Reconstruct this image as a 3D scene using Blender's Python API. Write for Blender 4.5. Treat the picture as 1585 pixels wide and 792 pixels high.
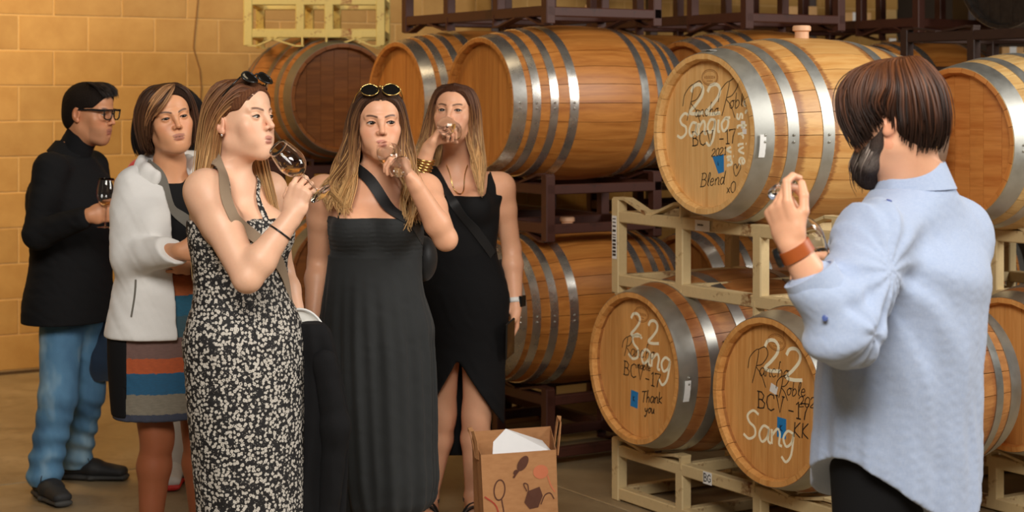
import bpy, bmesh, math, random
import numpy as np
from mathutils import Vector, Matrix
random.seed(7); np.random.seed(7)
scene = bpy.context.scene
for o in list(bpy.data.objects): bpy.data.objects.remove(o)

# ---------------------------------------------------------------- camera
F = 2650.0; CX = 792.5; HY = 145.0; CAMH = 1.6      # focal length in pixels, centre column, horizon row, eye height
cam_d = bpy.data.cameras.new('camera'); cam = bpy.data.objects.new('camera', cam_d)
scene.collection.objects.link(cam); scene.camera = cam
cam.location = (0, 0, CAMH); cam.rotation_euler = (math.pi/2, 0, 0)
cam_d.sensor_width = 36; cam_d.lens = 36*F/1585; cam_d.shift_y = -(396-HY)/1585
cam_d.clip_start = .05; cam_d.clip_end = 100
cam_d.dof.use_dof = True; cam_d.dof.focus_distance = 5.0; cam_d.dof.aperture_fstop = 4.8

# ---------------------------------------------------------------- world, lights, exposure
world = bpy.data.worlds.new('world'); scene.world = world; world.use_nodes = True
world.node_tree.nodes['Background'].inputs[0].default_value = (1.0, .82, .6, 1)
world.node_tree.nodes['Background'].inputs[1].default_value = .02
vs = scene.view_settings
vs.view_transform = 'Standard'; vs.look = 'None'; vs.gamma = 1; vs.use_curve_mapping = False; vs.exposure = 0.15

def area_light(name, loc, target, sx, sy, power, col):
    l = bpy.data.lights.new(name, 'AREA'); l.shape = 'RECTANGLE'; l.size = sx; l.size_y = sy
    l.energy = power; l.color = col
    o = bpy.data.objects.new(name, l); scene.collection.objects.link(o)
    o.location = loc; o.rotation_euler = (Vector(target)-Vector(loc)).to_track_quat('-Z', 'Y').to_euler()
    return o
# daylight coming in through the open roll-up door behind the photographer
area_light('door_daylight', (-.2, -.1, 4.2), (.15, 5.6, 1.25), 2.6, 1.5, 275, (1.0, .94, .86))
area_light('side_door_daylight', (5.4, 4.0, 3.6), (0, 6.2, 1.3), 2.6, 2.4, 210, (1.0, .96, .90))
# warm hall lamps hanging under the roof
area_light('hall_lamp_near', (-3.2, 7.4, 4.2), (-3.1, 9.7, 1.1), 1.2, .5, 56, (1.0, .70, .34)).data.spread = math.radians(125)
area_light('hall_lamp_far', (.2, 6.2, 4.6), (.4, 7.6, 1.0), 1.6, .6, 12, (1.0, .78, .5))

# ---------------------------------------------------------------- helpers
col = scene.collection
def Wp(px, py, Y):
    return Vector(((px-CX)*Y/F, Y, CAMH-(py-HY)*Y/F))
def tag(o, label=None, cat=None, group=None, kind=None):
    if label: o['label'] = label
    if cat: o['category'] = cat
    if group: o['group'] = group
    if kind: o['kind'] = kind
    return o
def empty(name, loc=(0, 0, 0), rot=(0, 0, 0), parent=None):
    o = bpy.data.objects.new(name, None); col.objects.link(o)
    o.empty_display_size = .1
    o.location = loc; o.rotation_euler = rot; o.parent = parent
    return o
def mesh_of(name, verts, faces, mat=None, smooth=True, sharp=None, colors=None):
    me = bpy.data.meshes.new(name)
    if isinstance(verts, np.ndarray): verts = verts.tolist()
    me.from_pydata([tuple(v) for v in verts], [], [tuple(f) for f in faces])
    if smooth: me.polygons.foreach_set('use_smooth', [True]*len(me.polygons))
    if mat: me.materials.append(mat)
    if colors is not None:
        ca = me.color_attributes.new('col', 'FLOAT_COLOR', 'POINT')
        c = np.ones((len(verts), 4), np.float32); c[:, :3] = colors
        ca.data.foreach_set('color', c.ravel())
    me.update()
    if sharp: me.set_sharp_from_angle(angle=math.radians(sharp))
    return me
def link(name, me, parent=None, loc=None, rot=None):
    o = bpy.data.objects.new(name, me); col.objects.link(o); o.parent = parent
    if loc is not None: o.location = loc
    if rot is not None: o.rotation_euler = rot
    return o
class MB:
    """collects simple shapes into one mesh"""
    def __init__(s): s.v = []; s.f = []; s.words = []
    def add(s, v, f):
        n = len(s.v); s.v += [tuple(x) for x in v]; s.f += [tuple(i+n for i in q) for q in f]; return s
    def box(s, c, d, M=None):
        c = Vector(c); hx, hy, hz = d[0]/2, d[1]/2, d[2]/2
        v = [Vector((x, y, z)) for x in (-hx, hx) for y in (-hy, hy) for z in (-hz, hz)]
        if M: v = [M @ p for p in v]
        return s.add([c+p for p in v], [(0,1,3,2),(4,6,7,5),(0,4,5,1),(2,3,7,6),(0,2,6,4),(1,5,7,3)])
    def bar(s, a, b, w, h, up=(0, 0, 1)):
        a = Vector(a); b = Vector(b); d = (b-a).normalized(); u = Vector(up)
        x = d.cross(u)
        if x.length < 1e-4: x = d.cross(Vector((1, 0, 0)))
        x.normalize(); y = x.cross(d).normalized()
        v = []
        for p in (a, b):
            for i, j in ((-1,-1),(1,-1),(1,1),(-1,1)): v.append(p + x*(i*w/2) + y*(j*h/2))
        return s.add(v, [(0,1,2,3),(7,6,5,4),(0,4,5,1),(1,5,6,2),(2,6,7,3),(3,7,4,0)])
    def tube(s, pts, r, n=8, caps=True):
        pts = [Vector(p) for p in pts]; m = len(pts)
        rr = r if hasattr(r, '__len__') else [r]*m
        base = len(s.v); prev = None
        for i, p in enumerate(pts):
            d = (pts[min(i+1, m-1)]-pts[max(i-1, 0)])
            d = d.normalized() if d.length > 1e-9 else Vector((0, 0, 1))
            if prev is None:
                u = d.cross(Vector((0, 0, 1)))
                if u.length < .1: u = d.cross(Vector((1, 0, 0)))
            else: u = prev - d*prev.dot(d)
            u.normalize(); prev = u; w = d.cross(u)
            for k in range(n):
                a = 2*math.pi*k/n
                s.v.append(tuple(p + (u*math.cos(a)+w*math.sin(a))*rr[i]))
        for i in range(m-1):
            for k in range(n):
                k2 = (k+1) % n
                s.f.append((base+i*n+k, base+i*n+k2, base+(i+1)*n+k2, base+(i+1)*n+k))
        if caps:
            s.f.append(tuple(base+k for k in reversed(range(n)))); s.f.append(tuple(base+(m-1)*n+k for k in range(n)))
        return s
    def ribbon(s, pts, w, normals, th=.0015):
        """flat band: pts, width (or list), per-point normal; given a little thickness"""
        pts = [Vector(p) for p in pts]; m = len(pts); base = len(s.v)
        ww = w if hasattr(w, '__len__') else [w]*m
        for i, p in enumerate(pts):
            d = (pts[min(i+1, m-1)]-pts[max(i-1, 0)]).normalized(); nn = Vector(normals[i]).normalized()
            u = d.cross(nn).normalized(); nn = u.cross(d).normalized()
            for a, b in ((-1,-1),(1,-1),(1,1),(-1,1)): s.v.append(tuple(p+u*(a*ww[i]/2)+nn*(b*th/2)))
        for i in range(m-1):
            for k in range(4):
                k2 = (k+1) % 4
                s.f.append((base+i*4+k, base+i*4+k2, base+(i+1)*4+k2, base+(i+1)*4+k))
        s.f.append((base+3, base+2, base+1, base)); e = base+(m-1)*4; s.f.append((e, e+1, e+2, e+3))
        return s
    def lathe(s, prof, n=32, M=None):
        """profile [(r, z)], revolved about local Z"""
        base = len(s.v); m = len(prof)
        for r, z in prof:
            for k in range(n):
                a = 2*math.pi*k/n; p = Vector((r*math.cos(a), r*math.sin(a), z))
                s.v.append(tuple(M @ p if M else p))
        for i in range(m-1):
            for k in range(n):
                k2 = (k+1) % n
                s.f.append((base+i*n+k, base+i*n+k2, base+(i+1)*n+k2, base+(i+1)*n+k))
        return s
    def sphere(s, c, r, n=12, m=8, sc=(1, 1, 1), M=None):
        c = Vector(c); base = len(s.v)
        for i in range(m+1):
            t = math.pi*i/m
            for k in range(n):
                a = 2*math.pi*k/n
                p = Vector((math.sin(t)*math.cos(a)*sc[0], math.sin(t)*math.sin(a)*sc[1], math.cos(t)*sc[2]))*r
                s.v.append(tuple(c + (M @ p if M else p)))
        for i in range(m):
            for k in range(n):
                k2 = (k+1) % n
                s.f.append((base+i*n+k, base+(i+1)*n+k, base+(i+1)*n+k2, base+i*n+k2))
        return s
    def mesh(s, name, mat, smooth=False, sharp=None): return mesh_of(name, s.v, s.f, mat, smooth, sharp)
    def build(s, name, mat, parent=None, smooth=False, sharp=None, loc=None, rot=None):
        return link(name, s.mesh(name, mat, smooth, sharp), parent, loc, rot)
def bevel_box_mesh(name, dx, dy, dz, bev, mat):
    bm = bmesh.new(); bmesh.ops.create_cube(bm, size=1)
    for v in bm.verts: v.co = Vector((v.co.x*dx, v.co.y*dy, v.co.z*dz))
    bmesh.ops.bevel(bm, geom=bm.edges[:], offset=bev, segments=1, affect='EDGES')
    me = bpy.data.meshes.new(name); bm.to_mesh(me); bm.free(); me.materials.append(mat); return me

# ---------------------------------------------------------------- materials
class NT:
    def __init__(s, name):
        s.m = bpy.data.materials.new(name); s.m.use_nodes = True; s.t = s.m.node_tree
        s.n = s.t.nodes; s.b = s.n['Principled BSDF']; s.tc = None
    def new(s, typ, **kw):
        n = s.n.new(typ)
        for k, v in kw.items():
            if isinstance(k, str) and hasattr(n, k): setattr(n, k, v)
        return n
    def L(s, a, b): s.t.links.new(a, b); return s
    def put(s, sock, val):
        if hasattr(val, 'is_linked') or hasattr(val, 'links'): s.t.links.new(val, sock)
        else: sock.default_value = val
    def coord(s, which='Object'):
        if not s.tc: s.tc = s.n.new('ShaderNodeTexCoord')
        return s.tc.outputs[which]
    def mapping(s, scale=(1, 1, 1), loc=(0, 0, 0), rot=(0, 0, 0), vec=None):
        n = s.n.new('ShaderNodeMapping'); s.put(n.inputs['Vector'], vec or s.coord())
        n.inputs['Scale'].default_value = scale; s.put(n.inputs['Location'], loc); n.inputs['Rotation'].default_value = rot
        return n.outputs[0]
    def noise(s, scale, vec=None, detail=3, rough=.55, dist=0):
        n = s.n.new('ShaderNodeTexNoise'); s.put(n.inputs['Vector'], vec or s.coord())
        n.inputs['Scale'].default_value = scale; n.inputs['Detail'].default_value = detail
        n.inputs['Roughness'].default_value = rough; n.inputs['Distortion'].default_value = dist
        return n.outputs['Fac']
    def voronoi(s, scale, vec=None, feature='F1', rnd=1.0):
        n = s.n.new('ShaderNodeTexVoronoi'); n.feature = feature; s.put(n.inputs['Vector'], vec or s.coord())
        n.inputs['Scale'].default_value = scale; n.inputs['Randomness'].default_value = rnd
        return n
    def ramp(s, fac, stops):
        n = s.n.new('ShaderNodeValToRGB'); s.put(n.inputs[0], fac); e = n.color_ramp.elements
        while len(e) < len(stops): e.new(.5)
        for el, (p, c) in zip(e, stops): el.position = p; el.color = (c if len(c) == 4 else (*c, 1)) if hasattr(c, '__len__') else (c, c, c, 1)
        return n.outputs[0]
    def mix(s, fac, a, b, mode='MIX'):
        n = s.n.new('ShaderNodeMix'); n.data_type = 'RGBA'; n.blend_type = mode
        s.put(n.inputs[0], fac)
        for sock, v in ((n.inputs[6], a), (n.inputs[7], b)):
            if hasattr(v, '__len__') and not hasattr(v, 'links') and len(v) == 3: v = (*v, 1)
            s.put(sock, v)
        return n.outputs[2]
    def math(s, op, a, b=0.0, c=None):
        n = s.n.new('ShaderNodeMath'); n.operation = op; s.put(n.inputs[0], a); s.put(n.inputs[1], b)
        if c is not None: s.put(n.inputs[2], c)
        return n.outputs[0]
    def sep(s, vec=None):
        n = s.n.new('ShaderNodeSeparateXYZ'); s.put(n.inputs[0], vec or s.coord()); return n.outputs
    def rnd(s):
        n = s.n.new('ShaderNodeObjectInfo'); return n.outputs['Random']
    def attr(s, name='col'):
        n = s.n.new('ShaderNodeAttribute'); n.attribute_name = name; return n.outputs['Color']
    def base(s, c):
        if hasattr(c, '__len__') and not hasattr(c, 'links') and len(c) == 3: c = (*c, 1)
        s.put(s.b.inputs['Base Color'], c); return s
    def set(s, **kw):
        for k, v in kw.items(): s.put(s.b.inputs[k.replace('_', ' ')], v)
        return s
    def bump(s, h, strength=.3, dist=.002):
        n = s.n.new('ShaderNodeBump'); s.put(n.inputs['Height'], h); n.inputs['Strength'].default_value = strength
        n.inputs['Distance'].default_value = dist; s.t.links.new(n.outputs[0], s.b.inputs['Normal']); return s
def srgb(r, g, b):
    f = lambda c: (c/255/12.92) if c/255 <= .04045 else ((c/255+.055)/1.055)**2.4
    return (f(r), f(g), f(b))
def plain(name, c, rough=.5, metal=0.0, var=.12, nscale=40, bump=0.0):
    n = NT(name); f = n.noise(nscale)
    n.base(n.mix(f, tuple(x*(1-var) for x in c), tuple(min(1, x*(1+var)) for x in c))).set(Roughness=rough, Metallic=metal)
    if bump: n.bump(f, bump, .002)
    return n.m

def oak(name, light, dark, stain=0.0, grey=0.0, grain=(1.5, 22, 22)):
    n = NT(name)
    r = n.rnd(); off = n.math('MULTIPLY', r, 37.0)
    cmb = n.new('ShaderNodeCombineXYZ'); n.put(cmb.inputs[0], off); n.put(cmb.inputs[1], off); n.put(cmb.inputs[2], off)
    v1 = n.mapping(grain, loc=cmb.outputs[0])
    g = n.noise(1.6, v1, 4, .6, .6); fine = n.noise(9, v1, 2, .5)
    c = n.ramp(g, [(.28, dark), (.62, light)])
    c = n.mix(n.math('MULTIPLY', fine, .35), c, tuple(x*.55 for x in dark), 'MIX')
    hsv = n.new('ShaderNodeHueSaturation'); n.put(hsv.inputs['Color'], c); hsv.inputs['Saturation'].default_value = 1
    n.put(hsv.inputs['Value'], n.math('MULTIPLY_ADD', r, .14, .93)); c = hsv.outputs[0]
    if stain:
        x = n.sep()[0]
        jag = n.noise(1.0, n.mapping((2.5, 95, 95), loc=cmb.outputs[0]), 5, .75)
        jag2 = n.math('MULTIPLY', n.math('SUBTRACT', jag, .5), .055)
        for x0, w in ((.098, .034), (.180, .026), (.325, .016), (.61, .022), (.76, .022)):
            d = n.math('ABSOLUTE', n.math('SUBTRACT', n.math('ADD', x, jag2), x0))
            k = n.ramp(n.math('DIVIDE', d, w), [(.35, 1.0), (1.0, 0.0)])
            c = n.mix(n.math('MULTIPLY', k, stain*.72), c, srgb(118, 56, 24))
        big = n.ramp(n.noise(3.0, n.mapping((.8, 1, 1), loc=cmb.outputs[0]), 2), [(.5, 0.0), (.75, .28)])
        c = n.mix(n.math('MULTIPLY', big, stain), c, srgb(150, 70, 30))
    if grey:
        sp = n.ramp(n.noise(7, n.mapping((1, 1, 1), loc=cmb.outputs[0]), 4, .6), [(.62, 0.0), (.72, 1.0)])
        c = n.mix(n.math('MULTIPLY', sp, grey), c, srgb(60, 52, 38))
    n.base(c).set(Roughness=.42); n.bump(n.math('ADD', g, n.math('MULTIPLY', fine, .5)), .16, .0015)
    return n.m
M = {}
def steel(name, c, rough):
    n = NT(name); f = n.noise(14, None, 4, .6); g = n.noise(90, n.mapping((1, 1, 1)), 2)
    n.base(n.mix(f, tuple(x*.62 for x in c), c)).set(Metallic=.92)
    n.set(Roughness=n.math('MULTIPLY_ADD', f, .22, rough-.1)); n.bump(g, .06, .001); return n.m
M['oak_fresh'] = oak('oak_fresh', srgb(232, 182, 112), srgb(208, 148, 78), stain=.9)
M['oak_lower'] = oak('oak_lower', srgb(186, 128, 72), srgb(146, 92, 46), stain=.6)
M['oak_warm'] = oak('oak_warm', srgb(200, 132, 62), srgb(160, 94, 36))
M['oak_old'] = oak('oak_old', srgb(226, 190, 128), srgb(196, 150, 88), grey=.8)
M['oak_shaded'] = oak('oak_shaded', srgb(176, 116, 58), srgb(138, 84, 38)); M['head_shaded'] = oak('head_shaded', srgb(150, 92, 44), srgb(116, 66, 28), grain=(24, 1.6, 24)); M['hoop_dark'] = steel('dark_hoop', (.30, .29, .26), .5)  # darker head and stave tones paint in the shade on the wall-side barrels
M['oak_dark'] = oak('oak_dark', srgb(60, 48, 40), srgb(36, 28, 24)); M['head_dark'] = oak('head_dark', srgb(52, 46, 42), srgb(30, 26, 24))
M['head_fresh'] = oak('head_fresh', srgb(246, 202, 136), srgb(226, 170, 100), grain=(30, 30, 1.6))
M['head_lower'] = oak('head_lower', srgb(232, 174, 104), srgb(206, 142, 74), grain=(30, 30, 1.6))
M['head_warm'] = oak('head_warm', srgb(206, 138, 68), srgb(176, 106, 44), grain=(30, 30, 1.6))
M['head_old'] = oak('head_old', srgb(218, 148, 78), srgb(188, 112, 50), grey=.15, grain=(24, 1.6, 24))
M['hoop'] = steel('galvanised_hoop', (.62, .62, .58), .36)
M['hoop_warm'] = steel('polished_hoop', (.86, .84, .78), .27)
M['hoop_pale'] = steel('zinc_hoop', (.66, .66, .61), .48)
def painted_metal(name, c, rust, amount):
    n = NT(name); f = n.noise(9, None, 5, .65); g = n.noise(45, None, 3, .6)
    k = n.ramp(n.math('ADD', n.math('MULTIPLY', f, .7), n.math('MULTIPLY', g, .3)), [(.62-amount*.15, 0.0), (.70-amount*.12, 1.0)])
    c2 = n.mix(g, tuple(x*.82 for x in c), c)
    n.base(n.mix(k, c2, rust)).set(Roughness=.55); n.bump(n.math('SUBTRACT', g, k), .12, .001); return n.m
M['rack_cream'] = painted_metal('rack_cream_paint', srgb(214, 190, 142), srgb(120, 74, 34), .35)
M['rack_yellow'] = painted_metal('rack_yellow_paint', srgb(226, 202, 120), srgb(150, 92, 40), .4)
M['rack_brown'] = painted_metal('rack_brown_paint', srgb(74, 38, 27), srgb(50, 26, 18), .4)
M['rack_dark'] = painted_metal('rack_dark_paint', srgb(58, 38, 30), srgb(30, 20, 16), .4)
M['chalk'] = plain('chalk_paint', srgb(255, 246, 216), .8, var=.04)
M['ink'] = plain('marker_ink', (.018, .012, .01), .5)
M['tape_blue'] = plain('blue_tape', srgb(24, 128, 196), .5)
M['sticker'] = plain('white_sticker', (.82, .82, .8), .5, var=.05)
M['black_print'] = plain('black_print', (.02, .02, .02), .5)
M['bung'] = plain('bung_silicone', srgb(226, 178, 140), .5)
M['dark_hole'] = plain('dark_hole', (.01, .008, .006), .8)
# ---------------------------------------------------------------- the setting
AX = Vector((math.sin(math.radians(58)), math.cos(math.radians(58)), 0))     # barrels lie along this, front head to rear head
RL = Vector((AX.y, -AX.x, 0))                                                  # rack rails run along this
AX_YAW = math.atan2(AX.y, AX.x); RL_YAW = math.atan2(RL.y, RL.x)

n = NT('concrete_floor'); a = n.noise(1.3, None, 5, .6); b_ = n.noise(18, None, 4, .6); c_ = n.noise(4.2, None, 4, .7, .6)
cc = n.ramp(a, [(.3, srgb(126, 108, 82)), (.55, srgb(156, 137, 106)), (.75, srgb(174, 155, 124))])
cc = n.mix(n.ramp(c_, [(.5, 0.0), (.72, .55)]), cc, srgb(104, 86, 60))
cc = n.mix(n.math('MULTIPLY', b_, .35), cc, srgb(112, 94, 68))
n.base(cc).set(Roughness=n.math('MULTIPLY_ADD', a, .25, .38)); n.bump(b_, .08, .002); M['floor'] = n.m
# slabs of the concrete floor, laid square to the racks with sawn joints between them
root = Vector((-3.2, 9.3, 0))
def floor_slabs():
    fl = empty('floor', (0, 0, 0)); fl['kind'] = 'structure'
    base = MB().box((0, 0, 0), (22, 26, .06)).build('floor_base', M['dark_hole'], fl, loc=(2, 4, -.055), rot=(0, 0, RL_YAW))
    S = 3.05; me = bevel_box_mesh('floor_slab', S-.012, S-.012, .05, .004, M['floor'])
    O = Vector((.62, 6.9, 0))
    for i in range(-3, 3):
        for j in range(-3, 4):
            p = O + AX*(S*j+1.2) - RL*(S*i)
            link('floor_slab', me, fl, (p.x, p.y, -.025), (0, 0, RL_YAW))
floor_slabs()

# block wall on the left: painted concrete blocks
n = NT('painted_block'); r = n.rnd(); a = n.noise(6, n.mapping((1, 1, 1), loc=n.math('MULTIPLY', r, 9.0)), 4, .6); b_ = n.noise(70, None, 3, .6)
hs = n.new('ShaderNodeHueSaturation'); n.put(hs.inputs['Color'], n.ramp(a, [(.25, srgb(190, 142, 74)), (.7, srgb(208, 162, 92))]))
n.put(hs.inputs['Value'], n.math('MULTIPLY_ADD', r, .16, .92)); n.base(hs.outputs[0]).set(Roughness=.62); n.bump(n.math('ADD', b_, a), .25, .002); M['block'] = n.m
M['mortar'] = plain('mortar', srgb(226, 186, 122), .8, bump=.2)
M['base_dark'] = plain('dusty_joint', srgb(88, 66, 40), .9)
M['cable'] = plain('painted_cable', srgb(132, 90, 44), .6)
WALL0 = Vector((-2.91, 9.75, 0))
def block_wall():
    w = empty('wall_left', WALL0, (0, 0, AX_YAW)); w['kind'] = 'structure'
    # local x runs along the wall (to the right and away), local y into the wall
    MB().box((0, .1425, 2.2), (14, .28, 4.44)).build('mortar_bed', M['mortar'], w)
    bw, bh = .4064, .2032
    me = bevel_box_mesh('block', bw-.007, .02, bh-.007, .003, M['block'])
    half = bevel_box_mesh('block', bw/2-.008, .02, bh-.008, .0035, M['block'])
    for k in range(13):
        z = .02 + bh*(k+.5)
        for i in range(-3, 9):
            x = bw*(i + (.5 if k % 2 else 0)) + .1
            link('block', me, w, (x, .009 + random.uniform(-.0015, .0015), z))
    far = MB()
    for k in range(13, 22):
        for i in range(-6, 16):
            far.box((bw*(i+(.5 if k % 2 else 0))+.1, .009, .02+bh*(k+.5)), (bw-.008, .02, bh-.008))
    o = far.build('upper_blocks', M['block'], w); o['kind'] = 'stuff'
    far = MB()
    for k in range(13):
        for i in list(range(-12, -3))+list(range(9, 17)):
            far.box((bw*(i+(.5 if k % 2 else 0))+.1, .009, .02+bh*(k+.5)), (bw-.008, .02, bh-.008))
    o = far.build('outer_blocks', M['block'], w); o['kind'] = 'stuff'
    MB().box((1, -.004, .008), (14, .02, .016)).build('floor_joint', M['base_dark'], w)
block_wall()
# thin painted cable running down the wall
pts = []
for px, py in ((305, -120), (306, 0), (303, 30), (300, 60), (299, 74), (304, 92), (309, 108), (311, 135), (309, 170), (310, 250), (309, 400), (308, 560)):
    d = (px-CX)/F; t = (d*WALL0.y - WALL0.x)/(AX.x - d*AX.y); P = WALL0 + AX*t
    pts.append(Vector((P.x, P.y, CAMH-(py-HY)*P.y/F)) + RL*.006)
cb = MB().tube(pts, .0035, 6).build('wall_cable', M['cable'], None, True)
tag(cb, 'thin painted cable running down the block wall near the yellow rack', 'cable')
# far end wall and the roof
M['far_wall'] = plain('far_wall_paint', srgb(78, 60, 44), .8)
M['roof'] = plain('roof_sheet', srgb(70, 56, 44), .8)
fw = MB().box((0, 0, 2.2), (16, .2, 4.4)).build('wall_back', M['far_wall'], None, loc=(6.0, 16.6, 0), rot=(0, 0, -.12)); fw['kind'] = 'structure'
ce = MB().box((1.5, 5, 0), (19, 21, .2)).build('ceiling', M['roof'], None, loc=(0, 0, 5.2)); ce['kind'] = 'structure'

# ---------------------------------------------------------------- barrels
BL = .93; RH = .283; RB = .347; NST = 26
def brad(x): u = 2*x/BL-1; return RB-(RB-RH)*u*u*(.93+.07*u*u)
def stave_mesh(mat, endmat):
    st = [0, .02, .12, .25, .4, .53, .68, .81, .91, BL]; v = []; f = []
    da = 2*math.pi/NST; g = .0035
    for i, x in enumerate(st):
        r = brad(x); th = .017 if i in (0, len(st)-1) else .03
        for k in range(4):
            a = -da/2+g + (da-2*g)*k/3; v.append((x, r*math.sin(a), r*math.cos(a)))
        for a in (da/2-g, -da/2+g): v.append((x, (r-th)*math.sin(a), (r-th)*math.cos(a)))
    for i in range(len(st)-1):
        for k in range(6):
            k2 = (k+1) % 6; f.append((i*6+k, (i+1)*6+k, (i+1)*6+k2, i*6+k2))
    f.append((0, 1, 2, 3, 4, 5)); e = (len(st)-1)*6; f.append((e+5, e+4, e+3, e+2, e+1, e))
    me = mesh_of('stave', v, f, mat, True, 35); me.materials.append(endmat)
    for i in range(6): me.polygons[i].material_index = 1 if i in (3, 4, 5) else 0
    for i in (-1, -2): me.polygons[len(me.polygons)+i].material_index = 1
    return me
def hoop_mesh(x0, w, mat, rivet=True):
    m = MB(); n = 72; prof = []
    for x in (x0, x0+w*.5, x0+w): prof.append((brad(min(max(x, 0), BL))+.0022, x))
    prof = [(prof[0][0]-.004, x0)] + prof + [(prof[2][0]-.004, x0+w)]
    R = Matrix(((0, 0, 1), (0, 1, 0), (-1, 0, 0)))
    m.lathe(prof, n, R)
    if rivet:
        for a in (-.62, -.545):
            rr = brad(x0+w/2)+.003
            m.sphere((x0+w/2, -rr*math.cos(a+.55), rr*math.sin(a+.55)), .0055, 8, 4, (1, 1, 1))
    return m.mesh('hoop', mat, True, 40)
def head_boards(mat, R, xf, nb=7):
    """boards of a barrel head, upright, each a mesh"""
    out = []; ws = np.random.uniform(.8, 1.2, nb); ws = ws/ws.sum()*2*R; y = -R
    for w in ws:
        y0, y1 = y+.0009, y+w-.0009; y += w
        ys = np.linspace(y0, y1, 7); h = np.sqrt(np.maximum(R*R-ys*ys, 0))
        poly = [(yy, hh) for yy, hh in zip(ys, h)] + [(yy, -hh) for yy, hh in zip(ys[::-1], h[::-1])]
        m = len(poly); v = [(xf, p[0], p[1]) for p in poly]+[(xf+.02, p[0], p[1]) for p in poly]
        f = [tuple(range(m)), tuple(range(2*m-1, m-1, -1))]+[(i, i+m, (i+1) % m+m, (i+1) % m) for i in range(m)]
        out.append(mesh_of('head_board', v, f, mat, False))
    return out
HOOPS8 = [(.002, .058), (.085, .036), (.165, .036), (.255, .042)]
HOOPS6 = [(.002, .072), (.125, .042), (.265, .048)]
KIT = {}
def kit(kind):
    if kind in KIT: return KIT[kind]
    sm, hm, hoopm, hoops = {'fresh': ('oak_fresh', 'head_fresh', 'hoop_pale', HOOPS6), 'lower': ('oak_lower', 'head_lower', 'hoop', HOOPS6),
        'warm': ('oak_warm', 'head_warm', 'hoop_warm', HOOPS8), 'old': ('oak_old', 'head_old', 'hoop_pale', HOOPS6), 'dark': ('oak_dark', 'head_dark', 'hoop', HOOPS6), 'brown': ('oak_shaded', 'head_shaded', 'hoop_dark', HOOPS6)}[kind]  # 'brown' kind: darker oak tones stand in for shade on the wall-side barrels
    hs = [hoop_mesh(x, w, M[hoopm]) for x, w in hoops] + [hoop_mesh(BL-x-w, w, M[hoopm], False) for x, w in hoops]
    KIT[kind] = dict(stave=stave_mesh(M[sm], M[hm]), hoops=hs, boards=head_boards(M[hm], brad(.036)-.029, .036),
        rear=MB().lathe([(.001, 0), (.245, 0), (.245, .02), (.001, .02)], 32, Matrix(((0, 0, 1), (0, 1, 0), (-1, 0, 0)))).mesh('rear_head', M[hm], False),
        bung=MB().lathe([(.001, .045), (.030, .045), (.034, .040), (.034, .026), (.026, .022), (.026, -.02)], 20).mesh('bung', M['bung'], True, 40))
    return KIT[kind]
def barrel(head, yaw, kind, label, group, roll=0.0, bung=True, rear=True):
    """head: world point at the centre of the front chime"""
    k = kit(kind); b = empty('wine_barrel', (head.x, head.y, head.z), (0, 0, yaw))
    tag(b, label, 'barrel', group)
    for i in range(NST): link('stave', k['stave'], b, (0, 0, 0), (roll+2*math.pi*i/NST, 0, 0))
    for me in k['hoops']: link('hoop', me, b)
    for me in k['boards']: link('head_board', me, b)
    if rear: link('rear_head', k['rear'], b, (BL-.056, 0, 0))
    if bung: link('bung', k['bung'], b, (BL/2, 0, RB))
    return b
def gp(base, i, j, z):     # i steps along the barrels, j steps along the rails
    p = base + AX*i + RL*j; return Vector((p.x, p.y, z))
FR = Vector((.451, 6.43, 0))
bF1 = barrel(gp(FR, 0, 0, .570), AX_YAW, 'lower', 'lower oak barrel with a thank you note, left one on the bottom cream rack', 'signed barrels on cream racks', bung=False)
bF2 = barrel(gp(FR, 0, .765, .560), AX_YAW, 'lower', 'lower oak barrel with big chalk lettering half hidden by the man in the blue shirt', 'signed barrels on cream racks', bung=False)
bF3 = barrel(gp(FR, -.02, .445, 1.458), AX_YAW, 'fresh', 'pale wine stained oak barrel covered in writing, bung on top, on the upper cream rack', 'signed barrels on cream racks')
barrel(Wp(1478, 222, 6.40), AX_YAW, 'old', 'weathered pale oak barrel with a plain orange head at the right edge behind the man', 'barrels behind the cream racks', bung=False)
barrel(gp(FR, 1.12, .80, .56), AX_YAW, 'lower', 'bottom level oak barrel at the right edge, behind the chalk lettered one', 'barrels behind the cream racks', bung=False)
BR = Vector((-.146, 7.45, 0)); ZU, ZL = 1.56, .655
barrel(gp(BR, 0, 0, ZU), AX_YAW, 'warm', 'large warm brown barrel with shiny hoops on the upper level behind the woman in black', 'barrels on the brown racks', bung=False)
barrel(gp(BR, 0, 0, ZL), AX_YAW, 'warm', 'warm brown barrel with shiny hoops on the bottom level beside the hand holding a phone', 'barrels on the brown racks')
barrel(gp(BR, 0, -.77, ZU), AX_YAW, 'warm', 'narrowly seen upper barrel with a tall oval head between the two long haired women', 'barrels on the brown racks', bung=False)
barrel(gp(BR, 0, -.77, ZL), AX_YAW, 'warm', 'bottom level barrel behind the woman in the charcoal dress', 'barrels on the brown racks')
barrel(gp(BR, 1.1, 0, ZU), AX_YAW, 'warm', 'upper barrel peeping out behind the pale stained barrel, its dark head in shade', 'barrels on the brown racks', bung=False)
barrel(gp(BR, 1.1, 0, ZL), AX_YAW, 'warm', 'bottom level barrel seen through the frame of the upper cream rack', 'barrels on the brown racks')
barrel(gp(BR, 1.1, -.77, ZU), AX_YAW, 'warm', 'far upper barrel showing a sliver of staves left of the bung', 'barrels on the brown racks', bung=False)
barrel(gp(BR, 2.2, 0, ZU-.03), AX_YAW, 'warm', 'far upper barrel above the head of the bearded man', 'barrels on the brown racks')
barrel(gp(BR, 2.2, 0, ZL), AX_YAW, 'warm', 'far bottom level barrel deep behind the cream racks', 'barrels on the brown racks')
LY = math.radians(90+25)
LB = Wp(532, 152, 8.90); LB.z = 1.577
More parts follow.
